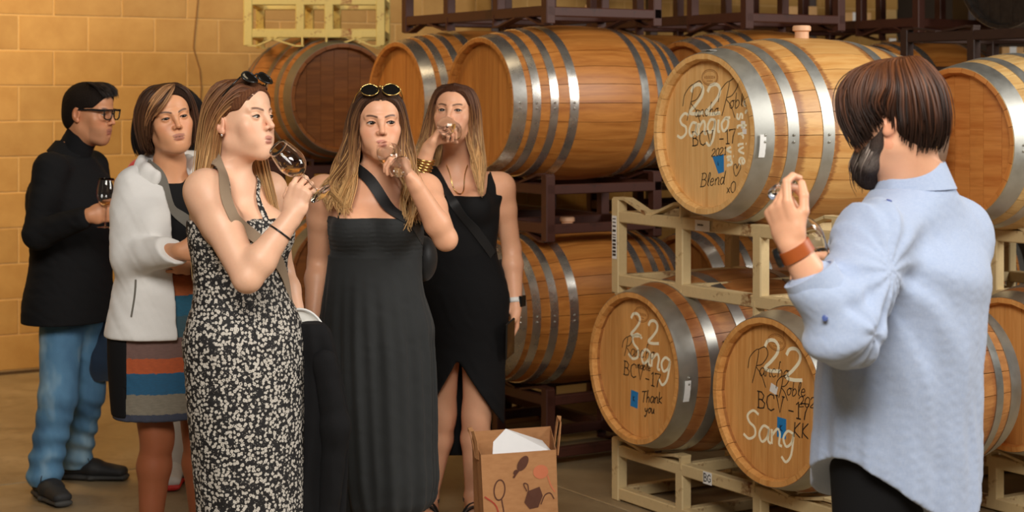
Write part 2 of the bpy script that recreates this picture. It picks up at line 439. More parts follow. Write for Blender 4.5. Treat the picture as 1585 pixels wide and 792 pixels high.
barrel(LB, LY, 'brown', 'upper barrel turned to the right with a dark shaded head beside the block wall', 'barrels by the block wall', bung=False)
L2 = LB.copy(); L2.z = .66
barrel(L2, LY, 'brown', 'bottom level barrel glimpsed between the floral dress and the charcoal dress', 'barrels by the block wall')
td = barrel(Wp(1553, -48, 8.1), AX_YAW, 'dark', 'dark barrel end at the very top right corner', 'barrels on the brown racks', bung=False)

# ---------------------------------------------------------------- writing on the heads of the signed barrels
GL = {  # strokes in a unit box (x, y)
 '2': [[(0,.75),(.15,.95),(.45,1),(.65,.85),(.6,.6),(.3,.3),(0,.05),(.3,.0),(.75,.05)]],
 '0': [[(.35,1),(.05,.75),(.02,.3),(.25,0),(.55,.1),(.65,.5),(.6,.85),(.35,1)]],
 '1': [[(.1,.8),(.3,1),(.3,0)],[(.1,0),(.5,0)]],
 '7': [[(0,.95),(.65,1),(.35,.45),(.25,0)],[(0,1),(0,.85)]],
 '-': [[(0,.35),(.45,.35)]],
 'B': [[(.12,0),(.12,1)],[(0,1),(.4,1),(.62,.8),(.5,.55),(.12,.52)],[(.4,.53),(.7,.35),(.6,.06),(.3,0),(0,0)]],
 'C': [[(.7,.75),(.68,.95),(.4,1),(.1,.8),(.02,.45),(.15,.1),(.42,0),(.72,.15)]],
 'V': [[(-.02,1),(.2,1)],[(.08,1),(.38,0),(.7,1)],[(.58,1),(.82,1)]],
 'R': [[(.15,0),(.25,.5),(.28,1),(-.05,.75),(-.1,.4)],[(.28,1),(.55,1.1),(.7,.9),(.5,.6),(.25,.5),(.5,.3),(.75,-.05)]],
 'S': [[(.65,.9),(.35,1),(.08,.8),(.2,.58),(.5,.42),(.55,.15),(.25,0),(-.05,.12)]],
 'G': [[(.7,.8),(.4,1),(.08,.7),(.05,.25),(.35,0),(.68,.2),(.68,.45),(.4,.45)]],
 'K': [[(.08,1),(.05,0)],[(.6,1),(.08,.45),(.65,0)]],
 'T': [[(0,.95),(.7,1)],[(.4,1),(.3,0)]],
 'a': [[(.5,.5),(.2,.55),(.02,.25),(.2,0),(.45,.2),(.5,.5),(.5,.1),(.65,0)]],
 'n': [[(.02,.5),(.08,0)],[(.06,.3),(.3,.55),(.45,.4),(.45,.05),(.6,0)]],
 'g': [[(.5,.5),(.2,.55),(.02,.28),(.2,.02),(.45,.2),(.5,.5),(.48,-.2),(.25,-.5),(.0,-.35)]],
 'i': [[(.1,.5),(.12,.05),(.25,0)],[(.1,.72),(.12,.78)]],
 'o': [[(.25,.52),(.03,.3),(.18,0),(.42,.12),(.45,.4),(.25,.52),(.55,.5)]],
 'c': [[(.45,.45),(.22,.55),(.03,.3),(.2,0),(.5,.1)]],
 'h': [[(.08,0),(.15,1),(.25,1.02)],[(.1,.3),(.3,.52),(.45,.35),(.45,0)]],
 'b': [[(.05,1),(.05,0),(.35,.05),(.45,.3),(.25,.5),(.05,.35)]],
 'l': [[(.05,.1),(.25,.8),(.15,1),(.05,.7),(.1,.1),(.25,0)]],
 'e': [[(.05,.28),(.42,.32),(.3,.54),(.08,.4),(.08,.1),(.3,0),(.5,.12)]],
 'd': [[(.45,.45),(.2,.52),(.03,.25),(.2,0),(.42,.2),(.52,1),(.48,.1),(.6,0)]],
 'k': [[(.05,1),(.05,0)],[(.45,.55),(.08,.25),(.48,0)]],
 'y': [[(.05,.5),(.15,.15),(.4,.2),(.45,.5),(.42,0),(.2,-.45),(.02,-.3)]],
 'u': [[(.03,.5),(.08,.08),(.3,.02),(.45,.5),(.47,.05),(.6,0)]],
 'x': [[(0,.5),(.4,0)],[(.4,.5),(0,0)]],
 'w': [[(.0,.5),(.12,.02),(.3,.42),(.45,.02),(.65,.52)]],
 's': [[(.4,.48),(.15,.52),(.08,.35),(.38,.2),(.3,.0),(.02,.05)]],
 't': [[(.2,.9),(.18,.08),(.35,0)],[(0,.6),(.4,.62)]],
 'v': [[(0,.5),(.2,0),(.42,.52)]],
 'r': [[(.05,.5),(.08,0)],[(.08,.3),(.25,.52),(.4,.45)]],
 'O': [[(.35,1),(.05,.75),(.02,.3),(.25,0),(.55,.1),(.65,.5),(.6,.85),(.35,1)]],
 'H': [[(.5,.55),(.3,.95),(.05,.8),(.08,.45),(.5,-.1),(.95,.5),(.95,.85),(.7,.98),(.5,.55)]],  # heart
}
ADV = {'1': .55, '-': .6, 'i': .3, 'l': .32, ' ': .45, 'B': .85, 'C': .85, 'V': .95, 'K': .8, '2': .9, '0': .8, 'R': .85, 'S': .75, 'G': .8, '7': .75, 'x': .55, 'O': .9, 'T': .7, 'H': 1.1, 'w': .75}
def smooth_poly(p, n=4):
    if len(p) < 3: return p
    P = [np.array(q, float) for q in p]; P = [2*P[0]-P[1]]+P+[2*P[-1]-P[-2]]; out = []
    for i in range(1, len(P)-2):
        for t in np.linspace(0, 1, n, endpoint=False):
            a, b, c, d = P[i-1:i+3]
            out.append(.5*((2*b)+(-a+c)*t+(2*a-5*b+4*c-d)*t*t+(-a+3*b-3*c+d)*t**3))
    out.append(P[-2]); return out
def text_strokes(m, s, u, v, h, w, slant=0.0, rot=0.0, straight=False, aspect=1.0, x=.0355):
    """u to the viewer's right, v up, on a head facing local -x (so u = -y)"""
    cu = 0; m.words.append((len(m.v), len(m.f)))
    ca, sa = math.cos(rot), math.sin(rot)
    for ch in s:
        if ch in GL:
            for st in GL[ch]:
                pts = st if straight else smooth_poly(st)
                P = []
                for q in pts:
                    a = (cu+q[0]*aspect)*h + slant*q[1]*h; b = q[1]*h
                    P.append(Vector((x, -(u+a*ca-b*sa), v+a*sa+b*ca)))
                m.ribbon(P, w, [(-1, 0, 0)]*len(P), .0008)
        cu += ADV.get(ch, .62)*aspect
    return m
def words(m, name, mat, par):
    W_ = m.words+[(len(m.v), len(m.f))]
    for (v0, f0), (v1, f1) in zip(W_[:-1], W_[1:]):
        k = MB(); k.v = m.v[v0:v1]; k.f = [tuple(i-v0 for i in f) for f in m.f[f0:f1]]; k.build(name, mat, par)
def patch(name, mat, par, u, v, w, h, rot=0, x=.0352, poly=None):
    pts = poly or [(-w/2, -h/2), (w/2, -h/2), (w/2, h/2), (-w/2, h/2)]
    c, s = math.cos(rot), math.sin(rot); k = len(pts); vv = []
    for xx in (x, x+.0006):
        for a, b in pts: vv.append((xx, -(u+a*c-b*s), v+a*s+b*c))
    f = [tuple(range(k)), tuple(range(2*k-1, k-1, -1))]+[(i, i+k, (i+1) % k+k, (i+1) % k) for i in range(k)]
    return link(name, mesh_of(name, vv, f, mat, False), par)
def oval(m, u, v, a, b, w, x=.0355):
    P = [Vector((x, -(u+a*math.cos(t)), v+b*math.sin(t))) for t in np.linspace(0, 2*math.pi, 29)]
    m.ribbon(P, w, [(-1, 0, 0)]*29, .0008)
M['burn'] = plain('burnt_brand', srgb(150, 96, 44), .7)
def brand(par, u, v):
    m = MB(); oval(m, u, v, .045, .028, .002); oval(m, u, v, .04, .023, .001)
    for i, hh in enumerate((.006, .009, .009, .008, .009, .009, .006)): m.box((.0355, -(u-.027+i*.009), v), (.0006, .0035, hh*1.3))
    for i in range(5): m.box((.0355, -(u-.014+i*.007), v-.013), (.0006, .003, .004))
    m.build('burnt_brand', M['burn'], par)
# upper barrel
b = bF3; brand(b, .0, .2)
m = MB(); text_strokes(m, '22', -.115, .07, .105, .013, .1)
text_strokes(m, 'Sangio', -.185, -.02, .085, .010, .25, .12)
text_strokes(m, 'strive', .150, .075, .055, .008, 0, -1.5); text_strokes(m, 'vin', .095, -.045, .045, .009, 0, -1.5); text_strokes(m, 'ct', .185, .12, .05, .008, 0, -1.3)
words(m, 'chalk_word', M['chalk'], b)
m = MB(); text_strokes(m, 'R', -.15, .045, .13, .0028, .15); text_strokes(m, 'ancho', -.085, .058, .044, .0028, .2, .08); text_strokes(m, 'R', .05, .065, .12, .0028, .2)
text_strokes(m, 'oble', .108, .09, .05, .0028, .25, .12)
text_strokes(m, 'BCV', -.10, -.045, .05, .0042, 0, .06, True); text_strokes(m, '-17', .055, -.035, .05, .0042, 0, .06, True)
text_strokes(m, '2021', .01, -.080, .026, .0028, .3, .12)
text_strokes(m, 'Blend', -.055, -.19, .046, .003, .35, .12); text_strokes(m, 'H', .125, -.14, .040, .0026, .2); text_strokes(m, 'xO', .095, -.205, .038, .003, .2, .12)
text_strokes(m, 'k', .045, -.11, .014, .0016)
words(m, 'ink_word', M['ink'], b)
patch('blue_tape', M['tape_blue'], b, .05, -.105, .06, .05, .12, .0358, [(-.032, .028), (.032, .032), (.026, -.03), (-.006, -.034)])
patch('white_sticker', M['sticker'], b, .183, .035, .022, .026, 0, .0356); patch('white_sticker', M['sticker'], b, .19, .012, .022, .018, 0, .0356)
# lower left barrel
b = bF1; brand(b, .01, .2)
m = MB(); text_strokes(m, '2', -.055, .115, .085, .011); text_strokes(m, '2', .055, .10, .085, .011)
text_strokes(m, 'Sang', -.07, .03, .10, .010, .1, -.12); words(m, 'chalk_word', M['chalk'], b)
m = MB(); text_strokes(m, 'R', -.11, .03, .075, .0028, .15); text_strokes(m, 'ancho', -.06, .035, .05, .0026, .2, .05); text_strokes(m, 'noble', -.015, -.005, .03, .003, .2)
text_strokes(m, 'BCV', -.105, -.04, .052, .0042, 0, -.06, True); text_strokes(m, '-17', .035, -.055, .052, .0042, 0, -.06, True)
text_strokes(m, 'Thank', .01, -.13, .042, .004, .25, .12); text_strokes(m, 'you', .03, -.165, .034, .004, .25, .1)
words(m, 'ink_word', M['ink'], b)
patch('blue_tape', M['tape_blue'], b, -.035, -.125, .046, .062, -.08, .0356)
m = MB(); text_strokes(m, 'K', -.042, -.132, .018, .002); m.build('ink_mark', M['ink'], b, loc=(-.0008, 0, 0))
# lower right barrel
b = bF2; brand(b, .015, .2)
m = MB(); text_strokes(m, '2', -.045, .10, .105, .012); text_strokes(m, '2', .065, .085, .105, .012); text_strokes(m, 'Sang', -.155, -.15, .10, .009, .15, .02)
words(m, 'chalk_word', M['chalk'], b)
m = MB(); text_strokes(m, 'R', -.13, .045, .12, .0028, .15); text_strokes(m, 'ancho', -.075, .075, .05, .0028, .2, .08); text_strokes(m, 'R', .015, .015, .075, .003, .15)
text_strokes(m, 'oble', .065, .03, .045, .003, .25, .1); text_strokes(m, '2021', .125, .0, .034, .003, .2, .1)
text_strokes(m, 'BCV', -.085, -.035, .056, .0045, 0, 0, True); text_strokes(m, '-17', .075, -.04, .056, .0045, 0, 0, True)
text_strokes(m, 'KK', .10, -.105, .05, .004, .15, .08); words(m, 'ink_word', M['ink'], b)
patch('blue_tape', M['tape_blue'], b, .04, -.085, .045, .068, -.03, .0356)
m = MB(); text_strokes(m, 'K', .032, -.095, .02, .0022); m.build('ink_mark', M['ink'], b, loc=(-.0008, 0, 0))
patch('paper_scrap', M['sticker'], b, -.0, .04, .036, .03, -.3, .0356)
# stickers on the chime hoops
def hoop_sticker(b, x0, ang, w, hgt, mat='sticker'):
    m = MB(); P = []; N = []
    for t in np.linspace(-hgt/2/RH, hgt/2/RH, 6):
        a = ang+t; r = brad(x0)+.0035; P.append(Vector((x0, -r*math.cos(a), r*math.sin(a)))); N.append((0, -math.cos(a), math.sin(a)))
    m.ribbon(P, w, N, .0006); m.build('white_sticker', M[mat], b)
hoop_sticker(bF3, .036, -.12, .04, .075); hoop_sticker(bF3, .036, 1.55, .05, .05); hoop_sticker(bF1, .04, -.16, .04, .075)
m = MB()
for k, (dx, hh) in enumerate(((0, .03), (.012, .022), (.02, .03), (-.012, .024), (.006, .03))):
    m.box((.20+dx*.6, -(brad(.2)+.001)*math.cos(.1+k*.07), (brad(.2)+.001)*math.sin(.1+k*.07)), (hh, .002, .006))
m.build('ink_mark', M['ink'], bF1)

# ---------------------------------------------------------------- racks
def rack(origin, mat, label, group, z0, ztop, zbot, cap, foot, W2=.63, D=.57, inner=.223, wings='all', yaw=None):
    """origin: middle of the front frame on the floor; x along rails, y along the barrels"""
    r = empty('barrel_rack', (origin.x, origin.y, z0), (0, 0, RL_YAW if yaw is None else yaw)); tag(r, label, 'rack', group)
    t = .046; mt = M[mat]
    rail = bevel_box_mesh('rail', 2*W2+t, t*.9, t, .004, mt); side = bevel_box_mesh('cross_bar', t*.9, D, t*.9, .004, mt)
    post = bevel_box_mesh('post', t, t, cap-foot, .004, mt); ip = bevel_box_mesh('inner_post', t, t*.95, ztop-zbot, .004, mt)
    for y in (0, D):
        for z in (zbot, ztop): link('rail', rail, r, (0, y, z))
        for x in (-W2, W2): link('post', post, r, (x, y-.001, (cap+foot)/2))
        for x in (-inner, inner): link('inner_post', ip, r, (x, y+.001, (ztop+zbot)/2))
        for sx in (-1, 1):
            # upper cradle arms: from the outer post cap down towards the barrel, and from the inner post up
            mm = MB(); mm.bar((sx*(W2+.012), y, cap), (sx*(W2-.06), y, cap), t, .010); mm.bar((sx*(W2-.055), y, cap+.001), (sx*(W2-.20), y, ztop+.022), t, .010)
            mm.build('cradle_arm', mt, r)
            if wings == 'all' or (wings == 'left' and sx < 0):
                mm = MB(); mm.bar((sx*(inner-.02), y, cap), (sx*(inner+.03), y, cap), t, .010); mm.bar((sx*(inner+.025), y, cap+.001), (sx*(inner+.17), y, ztop+.022), t, .010)
                mm.bar((sx*(inner-.012), y, cap), (sx*(inner-.012), y, ztop), t, .012)
                mm.build('cradle_arm', mt, r)
            if foot < zbot-.04:
                mm = MB(); mm.bar((sx*W2, y, foot), (sx*(W2-.05), y, foot), t, .008); mm.bar((sx*(W2-.045), y, foot), (sx*(W2-.15), y, zbot-.02), t, .008); mm.build('saddle_foot', mt, r)
                mm = MB(); mm.bar((sx*(inner-.02), y, foot), (sx*(inner+.03), y, foot), t, .008); mm.bar((sx*(inner+.025), y, foot), (sx*(inner+.17), y, zbot-.02), t, .008)
                mm.bar((sx*(inner-.012), y, foot), (sx*(inner-.012), y, zbot), t, .01); mm.build('saddle_foot', mt, r)
    for x in (-W2, W2, -inner, inner):
        for z in (zbot, ztop): link('cross_bar', side, r, (x, D/2, z-.002))
    return r
def rack_org(base, d, t): p = base + AX*d + RL*t; return Vector((p.x, p.y, 0))
ru = rack(rack_org(FR, .15, .34), 'rack_cream', 'upper cream painted steel rack with a barcode label under the stained barrel', 'cream racks', 0, 1.117, .868, 1.188, .815, wings='left')
rl = rack(rack_org(FR, .15, .34), 'rack_cream', 'cream painted steel rack on the floor carrying the two signed lower barrels', 'cream racks', 0, .198, .03, .245, 0)
# labels on the racks
def rack_label(par, x, z, w, h, kind):
    o = bevel_box_mesh('label', w, .001, h, .0002, M['sticker']); o = link('paper_label', o, par, (x, -.0255, z))
    m = MB()
    if kind == 'bar':
        zz = -h/2+.012
        while zz < h/2-.012:
            t = random.choice((.004, .006, .009)); m.box((0, -.001, zz+t/2), (w*.7, .0006, t)); zz += t+random.choice((.004, .006, .01))
    elif kind == 'line':
        for i in range(9): m.box((-w*.3+i*w*.045, -.001, .002), (w*.03, .0006, h*(.12+.1*(i % 3 == 0))))
    else:
        mm = MB(); text_strokes(mm, 'BG', -.022, -.013, .028, .0045, 0, 0, True, .95, 0)
        m.add([(-p[1], -.001, p[2]) for p in mm.v], [tuple(reversed(f)) for f in mm.f])
    m.build('print', M['black_print'], o)
rack_label(ru, -.63, 1.035, .03, .17, 'bar'); rack_label(ru, -.075, 1.117, .085, .04, 'line'); rack_label(rl, -.045, .198, .05, .045, 'BG')
bc = bevel_box_mesh('label', .03, .001, .14, .0002, M['sticker'])
o = link('paper_label', bc, ru, (.63, .57-.0255, 1.03)); m = MB()
for i in range(9): m.box((0, -.001, -.055+i*.0135), (.022, .0006, .004+.003*(i % 3)))
m.build('print', M['black_print'], o)
rack(rack_org(FR, 1.27, .40), 'rack_cream', 'cream rack at the right edge behind the man, upper level', 'cream racks', 0, 1.06, .83, 1.13, .78)
rack(rack_org(FR, 1.27, .40), 'rack_cream', 'cream rack on the floor at the far right behind the lower barrels', 'cream racks', 0, .19, .03, .235, 0)
# brown racks of the rows behind: on the floor, between the levels and above
for nm, d in (('nearest the women', .2), ('in the middle of the hall', 1.3), ('deep at the back of the hall', 2.4)):
    rack(rack_org(BR, d, -.38), 'rack_brown', 'brown rack on the floor '+nm, 'brown racks', 0, .285, .06, .335, 0)
    rack(rack_org(BR, d, -.38), 'rack_brown', 'brown rack between the two barrel levels '+nm, 'brown racks', 0, 1.19, 1.02, 1.25, .965)
    rack(rack_org(BR, d, -.38), 'rack_brown', 'brown rack on top of the upper barrels '+nm, 'brown racks', 0, 2.19, 1.955, 2.25, 1.90)
for nm, d in (('second bay', .2+.0), ('third bay', 1.3), ('fourth bay', 2.4)):
    pass
for nm, z in (('lower', .0), ('upper', .93)):
    rack(rack_org(BR, 3.6, -.2), 'rack_dark', 'dark far rack standing against the end wall, %s one' % nm, 'dark far racks', 0, z+1.6, z+1.36, z+1.67, z+1.3)
rack(rack_org(BR, 3.4, 1.2), 'rack_dark', 'dark far rack above the bearded man', 'dark far racks', 0, 2.15, 1.9, 2.2, 1.85)
rack(rack_org(BR, 1.95, 1.25), 'rack_dark', 'dark rack at the upper right carrying the corner barrel', 'dark far racks', 0, 1.86, 1.70, 1.90, 1.55)
# dark shelf with cardboard boxes against the far wall, seen between the racks
M['cardboard'] = plain('cardboard', srgb(214, 170, 116), .8)
shf = empty('storage_shelf', Wp(1250, 100, 11.4)); shf.location.z = 0; tag(shf, 'dark storage shelf far behind the barrel racks, loaded with cardboard boxes', 'shelf')
for z_ in (1.0, 1.83, 2.07, 2.42): link('shelf_board', bevel_box_mesh('shelf_board', 4.2, .45, .03, .004, M['rack_dark']), shf, (0, 0, z_-.015))
for x_ in (-2.08, -1.04, 0, 1.04, 2.08): link('upright', bevel_box_mesh('upright', .05, .4, 2.5, .004, M['rack_dark']), shf, (x_, 0, 1.25))
for x0_, x1_, h_, zb, lb in ((905, 930, .11, 2.07, 'small cardboard box on the far shelf, leftmost of all'), (1218, 1262, .10, 2.07, 'cardboard box on the far shelf above the bung of the stained barrel'), (1298, 1345, .06, 2.07, 'flat cardboard box on the far shelf right of the bung'),
        (1372, 1384, .13, 1.83, 'narrow cardboard box on the lower far shelf above the bearded man'), (1482, 1512, .07, 1.83, 'low cardboard box on the lower far shelf'), (1546, 1580, .075, 1.83, 'cardboard box on the lower far shelf at the right edge')):
    a_, b_2 = Wp(x0_, 0, 11.25).x, Wp(x1_, 0, 11.25).x; bx_ = empty('cardboard_box', ((a_+b_2)/2, 11.3, zb)); tag(bx_, lb, 'box', 'cardboard boxes on the far shelf')
    link('carton', bevel_box_mesh('carton', b_2-a_, .25, h_, .003, M['cardboard']), bx_, (0, 0, h_/2)); link('tape', bevel_box_mesh('tape', .045, .252, h_+.002, .0005, M['sticker']), bx_, (0, 0, h_/2))
# yellow rack on the barrel by the wall
yr = rack(Vector((Wp(487, 0, 8.95).x, 8.95, 0)), 'rack_yellow', 'yellow painted rack on top of the barrel by the block wall', None, 0, 2.085, 1.915, 2.16, 1.85, W2=.345, D=.5, inner=.075, yaw=.02)
yr2 = rack(Vector((LB.x-.06, LB.y+.2, 0)), 'rack_brown', 'brown floor rack under the barrels by the block wall', 'brown racks', 0, .28, .05, .33, 0, W2=.4, D=.5, inner=.15, yaw=LY-math.pi/2)
rack(Vector((LB.x-.06, LB.y+.2, 0)), 'rack_brown', 'brown rack between the barrels by the block wall', 'brown racks', 0, 1.2, 1.05, 1.25, 1.0, W2=.4, D=.5, inner=.15, yaw=LY-math.pi/2)
# ---------------------------------------------------------------- distance-field modelling (bodies, clothes)
V3 = lambda *a: np.array(a, np.float32)
def nv(v): v = np.asarray(v, np.float64); return v/(np.linalg.norm(v)+1e-12)
def smin(a, b, k):
    if k <= 1e-6: return np.minimum(a, b)
    h = np.clip(.5+.5*(b-a)/k, 0, 1); return b*(1-h)+a*h-k*h*(1-h)
class Prim:
    def __init__(s, fn, lo, hi, k, mode='u'): s.fn = fn; s.lo = np.array(lo); s.hi = np.array(hi); s.k = k; s.mode = mode
def capsule(a, b, r1, r2, k=.02, mode='u'):
    a = np.asarray(a, float); b = np.asarray(b, float); ba = b-a; L2 = ba@ba+1e-12; R = max(r1, r2)
    def fn(x, y, z):
        t = np.clip(((x-a[0])*ba[0]+(y-a[1])*ba[1]+(z-a[2])*ba[2])/L2, 0, 1)
        return np.sqrt((x-a[0]-ba[0]*t)**2+(y-a[1]-ba[1]*t)**2+(z-a[2]-ba[2]*t)**2)-(r1+(r2-r1)*t)
    return Prim(fn, np.minimum(a, b)-R, np.maximum(a, b)+R, k, mode)
def ecap(a, b, ru1, rv1, ru2, rv2, uvec, k=.02, mode='u'):
    a = np.asarray(a, float); b = np.asarray(b, float); ba = b-a; L2 = ba@ba+1e-12; w = nv(ba)
    u = np.asarray(uvec, float); u = nv(u-w*(u@w)); v = np.cross(w, u); R = max(ru1, ru2, rv1, rv2)
    def fn(x, y, z):
        px, py, pz = x-a[0], y-a[1], z-a[2]
        t = np.clip((px*ba[0]+py*ba[1]+pz*ba[2])/L2, 0, 1)
        px = px-ba[0]*t; py = py-ba[1]*t; pz = pz-ba[2]*t
        ru = ru1+(ru2-ru1)*t; rv = rv1+(rv2-rv1)*t; rm = np.minimum(ru, rv)
        n = np.sqrt(((px*u[0]+py*u[1]+pz*u[2])/ru)**2+((px*v[0]+py*v[1]+pz*v[2])/rv)**2+((px*w[0]+py*w[1]+pz*w[2])/rm)**2)
        return (n-1)*rm
    return Prim(fn, np.minimum(a, b)-R, np.maximum(a, b)+R, k, mode)
def ellip(c, r, R=None, k=.02, mode='u'):
    c = np.asarray(c, float); r = np.asarray(r, float); R = np.eye(3) if R is None else np.asarray(R); m = r.max()
    def fn(x, y, z):
        px, py, pz = x-c[0], y-c[1], z-c[2]
        q = [(px*R[0, i]+py*R[1, i]+pz*R[2, i]) for i in range(3)]
        n = np.sqrt(sum((q[i]/r[i])**2 for i in range(3))); g = np.sqrt(sum((q[i]/r[i]**2)**2 for i in range(3)))+1e-6
        return n*(n-1)/g
    return Prim(fn, c-m, c+m, k, mode)
def catmull(zs, vals, n=160):
    zs = np.asarray(zs, float); vals = np.asarray(vals, float); zz = np.linspace(zs[0], zs[-1], n)
    m = np.gradient(vals, zs); i = np.clip(np.searchsorted(zs, zz)-1, 0, len(zs)-2)
    h = zs[i+1]-zs[i]; t = (zz-zs[i])/h
    return zz, ((2*t**3-3*t**2+1)*vals[i]+(t**3-2*t**2+t)*h*m[i]+(-2*t**3+3*t**2)*vals[i+1]+(t**3-t**2)*h*m[i+1])
def loft(rows, k=.02, mode='u', fold=None, off=0.0, cap=True, pw=2.0):
    """rows: (z, cx, cy, half width, half depth, yaw degrees) from bottom to top"""
    A = np.array(rows, float); A = A[np.argsort(A[:, 0])]; z = A[:, 0]
    T = [catmull(z, A[:, i]) for i in range(1, 6)]; zz = T[0][0]
    def fn(x, y, zc):
        shp = np.broadcast(x, y, zc).shape
        zq = zc.astype(float)
        cx, cy, a, b, yw = [np.interp(zq, zz, t[1]) for t in T]
        c, s = np.cos(np.radians(yw)), np.sin(np.radians(yw))
        dx, dy = x-cx, y-cy
        u = dx*c+dy*s; v = -dx*s+dy*c
        a = a+off; b = b+off
        if fold is not None:
            th = np.arctan2(v/b, u/a); f = fold(th, np.broadcast_to(zq, shp)); a = a*f; b = b*f
        n = (np.abs(u/a)**pw+np.abs(v/b)**pw)**(1/pw); d = (n-1)*np.minimum(a, b)
        if cap: d = np.maximum(d, np.maximum(z[0]-zq, zq-z[-1]))
        return d
    R = max(A[:, 3].max(), A[:, 4].max())*1.25+off
    lo = [A[:, 1].min()-R, A[:, 2].min()-R, z[0]]; hi = [A[:, 1].max()+R, A[:, 2].max()+R, z[-1]]
    return Prim(fn, lo, hi, k, mode)
def func(fn, mode='i', k=.004): return Prim(fn, [-1e3]*3, [1e3]*3, k, mode)
def below(z0, k=.004): return func(lambda x, y, z: z-z0+0*x+0*y, 'i', k)
def above(z0, k=.004): return func(lambda x, y, z: z0-z+0*x+0*y, 'i', k)
def half(p, nrm, k=.004, mode='i'):
    """keeps the side the normal points away from"""
    p = np.asarray(p, float); nn = nv(nrm)
    return func(lambda x, y, z: (x-p[0])*nn[0]+(y-p[1])*nn[1]+(z-p[2])*nn[2], mode, k)
def bounds(ops, pad=.03):
    L = [o for o in ops if o.mode == 'u']
    return np.min([o.lo for o in L], 0)-pad, np.max([o.hi for o in L], 0)+pad
def field(ops, lo, hi, h):
    lo = np.asarray(lo, float); n = np.ceil((np.asarray(hi)-lo)/h).astype(int)+1
    D = np.full(n, .06, np.float32); ax = [lo[i]+h*np.arange(n[i]) for i in range(3)]
    for o in ops:
        pad = o.k+.012+2*h
        if o.mode == 'n':
            X, Y, Z = ax[0][:, None, None], ax[1][None, :, None], ax[2][None, None, :]
            D += o.fn(X, Y, Z).astype(np.float32); continue
        i0 = np.clip(np.floor((o.lo-pad-lo)/h).astype(int), 0, n); i1 = np.clip(np.ceil((o.hi+pad-lo)/h).astype(int)+1, 0, n)
        if (i1 <= i0).any(): continue
        sl = tuple(slice(i0[k], i1[k]) for k in range(3))
        X = ax[0][sl[0]][:, None, None]; Y = ax[1][sl[1]][None, :, None]; Z = ax[2][sl[2]][None, None, :]
        d = o.fn(X, Y, Z).astype(np.float32)
        if o.mode == 'u': D[sl] = smin(D[sl], d, o.k)
        elif o.mode == 's': D[sl] = -smin(-D[sl], d, o.k)
        else: D[sl] = -smin(-D[sl], -d, o.k)
    return D, lo
def nets(D, lo, h):
    s = D < 0; c = np.zeros(tuple(np.array(D.shape)-1), np.int8)
    for dx in (0, 1):
        for dy in (0, 1):
            for dz in (0, 1): c += s[dx:s.shape[0]-1+dx, dy:s.shape[1]-1+dy, dz:s.shape[2]-1+dz]
    act = (c > 0) & (c < 8); idx = np.full(act.shape, -1, np.int32); I = np.argwhere(act); idx[act] = np.arange(len(I))
    P = np.zeros((len(I), 3)); N = np.zeros(len(I))
    cor = [(a, b, d) for a in (0, 1) for b in (0, 1) for d in (0, 1)]
    vals = {q: D[I[:, 0]+q[0], I[:, 1]+q[1], I[:, 2]+q[2]].astype(float) for q in cor}
    for ax in range(3):
        for q in cor:
            if q[ax]: continue
            q2 = list(q); q2[ax] = 1; a = vals[q]; b = vals[tuple(q2)]; m = (a < 0) != (b < 0)
            t = np.where(m, a/(a-b+1e-12), 0); p = np.zeros((len(I), 3)) + np.array(q, float); p[:, ax] += t
            P += p*m[:, None]; N += m
    P = (I+P/np.maximum(N, 1)[:, None])*h+lo
    F = []
    for ax in range(3):
        b, c2 = [(1, 2), (2, 0), (0, 1)][ax]
        a0 = [slice(None)]*3; a1 = [slice(None)]*3; a0[ax] = slice(0, -1); a1[ax] = slice(1, None)
        m = s[tuple(a0)] != s[tuple(a1)]; E = np.argwhere(m)
        E = E[(E[:, b] > 0) & (E[:, c2] > 0) & (E[:, b] < D.shape[b]-1) & (E[:, c2] < D.shape[c2]-1)]
        if not len(E): continue
        def at(db, dc): q = E.copy(); q[:, b] -= db; q[:, c2] -= dc; return idx[q[:, 0], q[:, 1], q[:, 2]]
        quad = np.stack([at(0, 0), at(1, 0), at(1, 1), at(0, 1)], 1)
        flip = ~s[E[:, 0], E[:, 1], E[:, 2]]
        quad[flip] = quad[flip][:, ::-1]
        F.append(quad[(quad >= 0).all(1)])
    return P, np.concatenate(F) if F else np.zeros((0, 4), int)
def relax(P, Fq, it=1, w=.5):
    for _ in range(it):
        S = np.zeros_like(P); C = np.zeros(len(P))
        for i in range(4):
            for j in (1, 3):
                np.add.at(S, Fq[:, i], P[Fq[:, (i+j) % 4]]); np.add.at(C, Fq[:, i], 1)
        P = P*(1-w)+w*S/np.maximum(C, 1)[:, None]
    return P
def fast_mesh(name, P, Fq, mat, colors=None):
    me = bpy.data.meshes.new(name); n = len(P); m = len(Fq)
    me.vertices.add(n); me.vertices.foreach_set('co', np.asarray(P, np.float32).ravel())
    me.loops.add(m*4); me.loops.foreach_set('vertex_index', Fq.astype(np.int32).ravel())
    me.polygons.add(m); me.polygons.foreach_set('loop_start', np.arange(0, m*4, 4, dtype=np.int32)); me.polygons.foreach_set('loop_total', np.full(m, 4, np.int32))
    me.update(calc_edges=True); me.polygons.foreach_set('use_smooth', np.ones(m, bool))
    if colors is not None:
        ca = me.color_attributes.new('col', 'FLOAT_COLOR', 'POINT'); c = np.ones((n, 4), np.float32); c[:, :3] = colors
        ca.data.foreach_set('color', c.ravel())
    if mat: me.materials.append(mat)
    me.update(); return me
def sdf_obj(name, ops, h, mat, parent, lo=None, hi=None, smooth=1, colorfn=None):
    l, u = bounds(ops)
    if lo is not None: l = np.maximum(l, lo)
    if hi is not None: u = np.minimum(u, hi)
    D, l = field(ops, l, u, h); P, Fq = nets(D, l, h); P = relax(P, Fq, smooth, .5)
    me = fast_mesh(name, P, Fq, mat, colorfn(P) if colorfn else None)
    o = link(name, me, None); return rebase(o, parent)
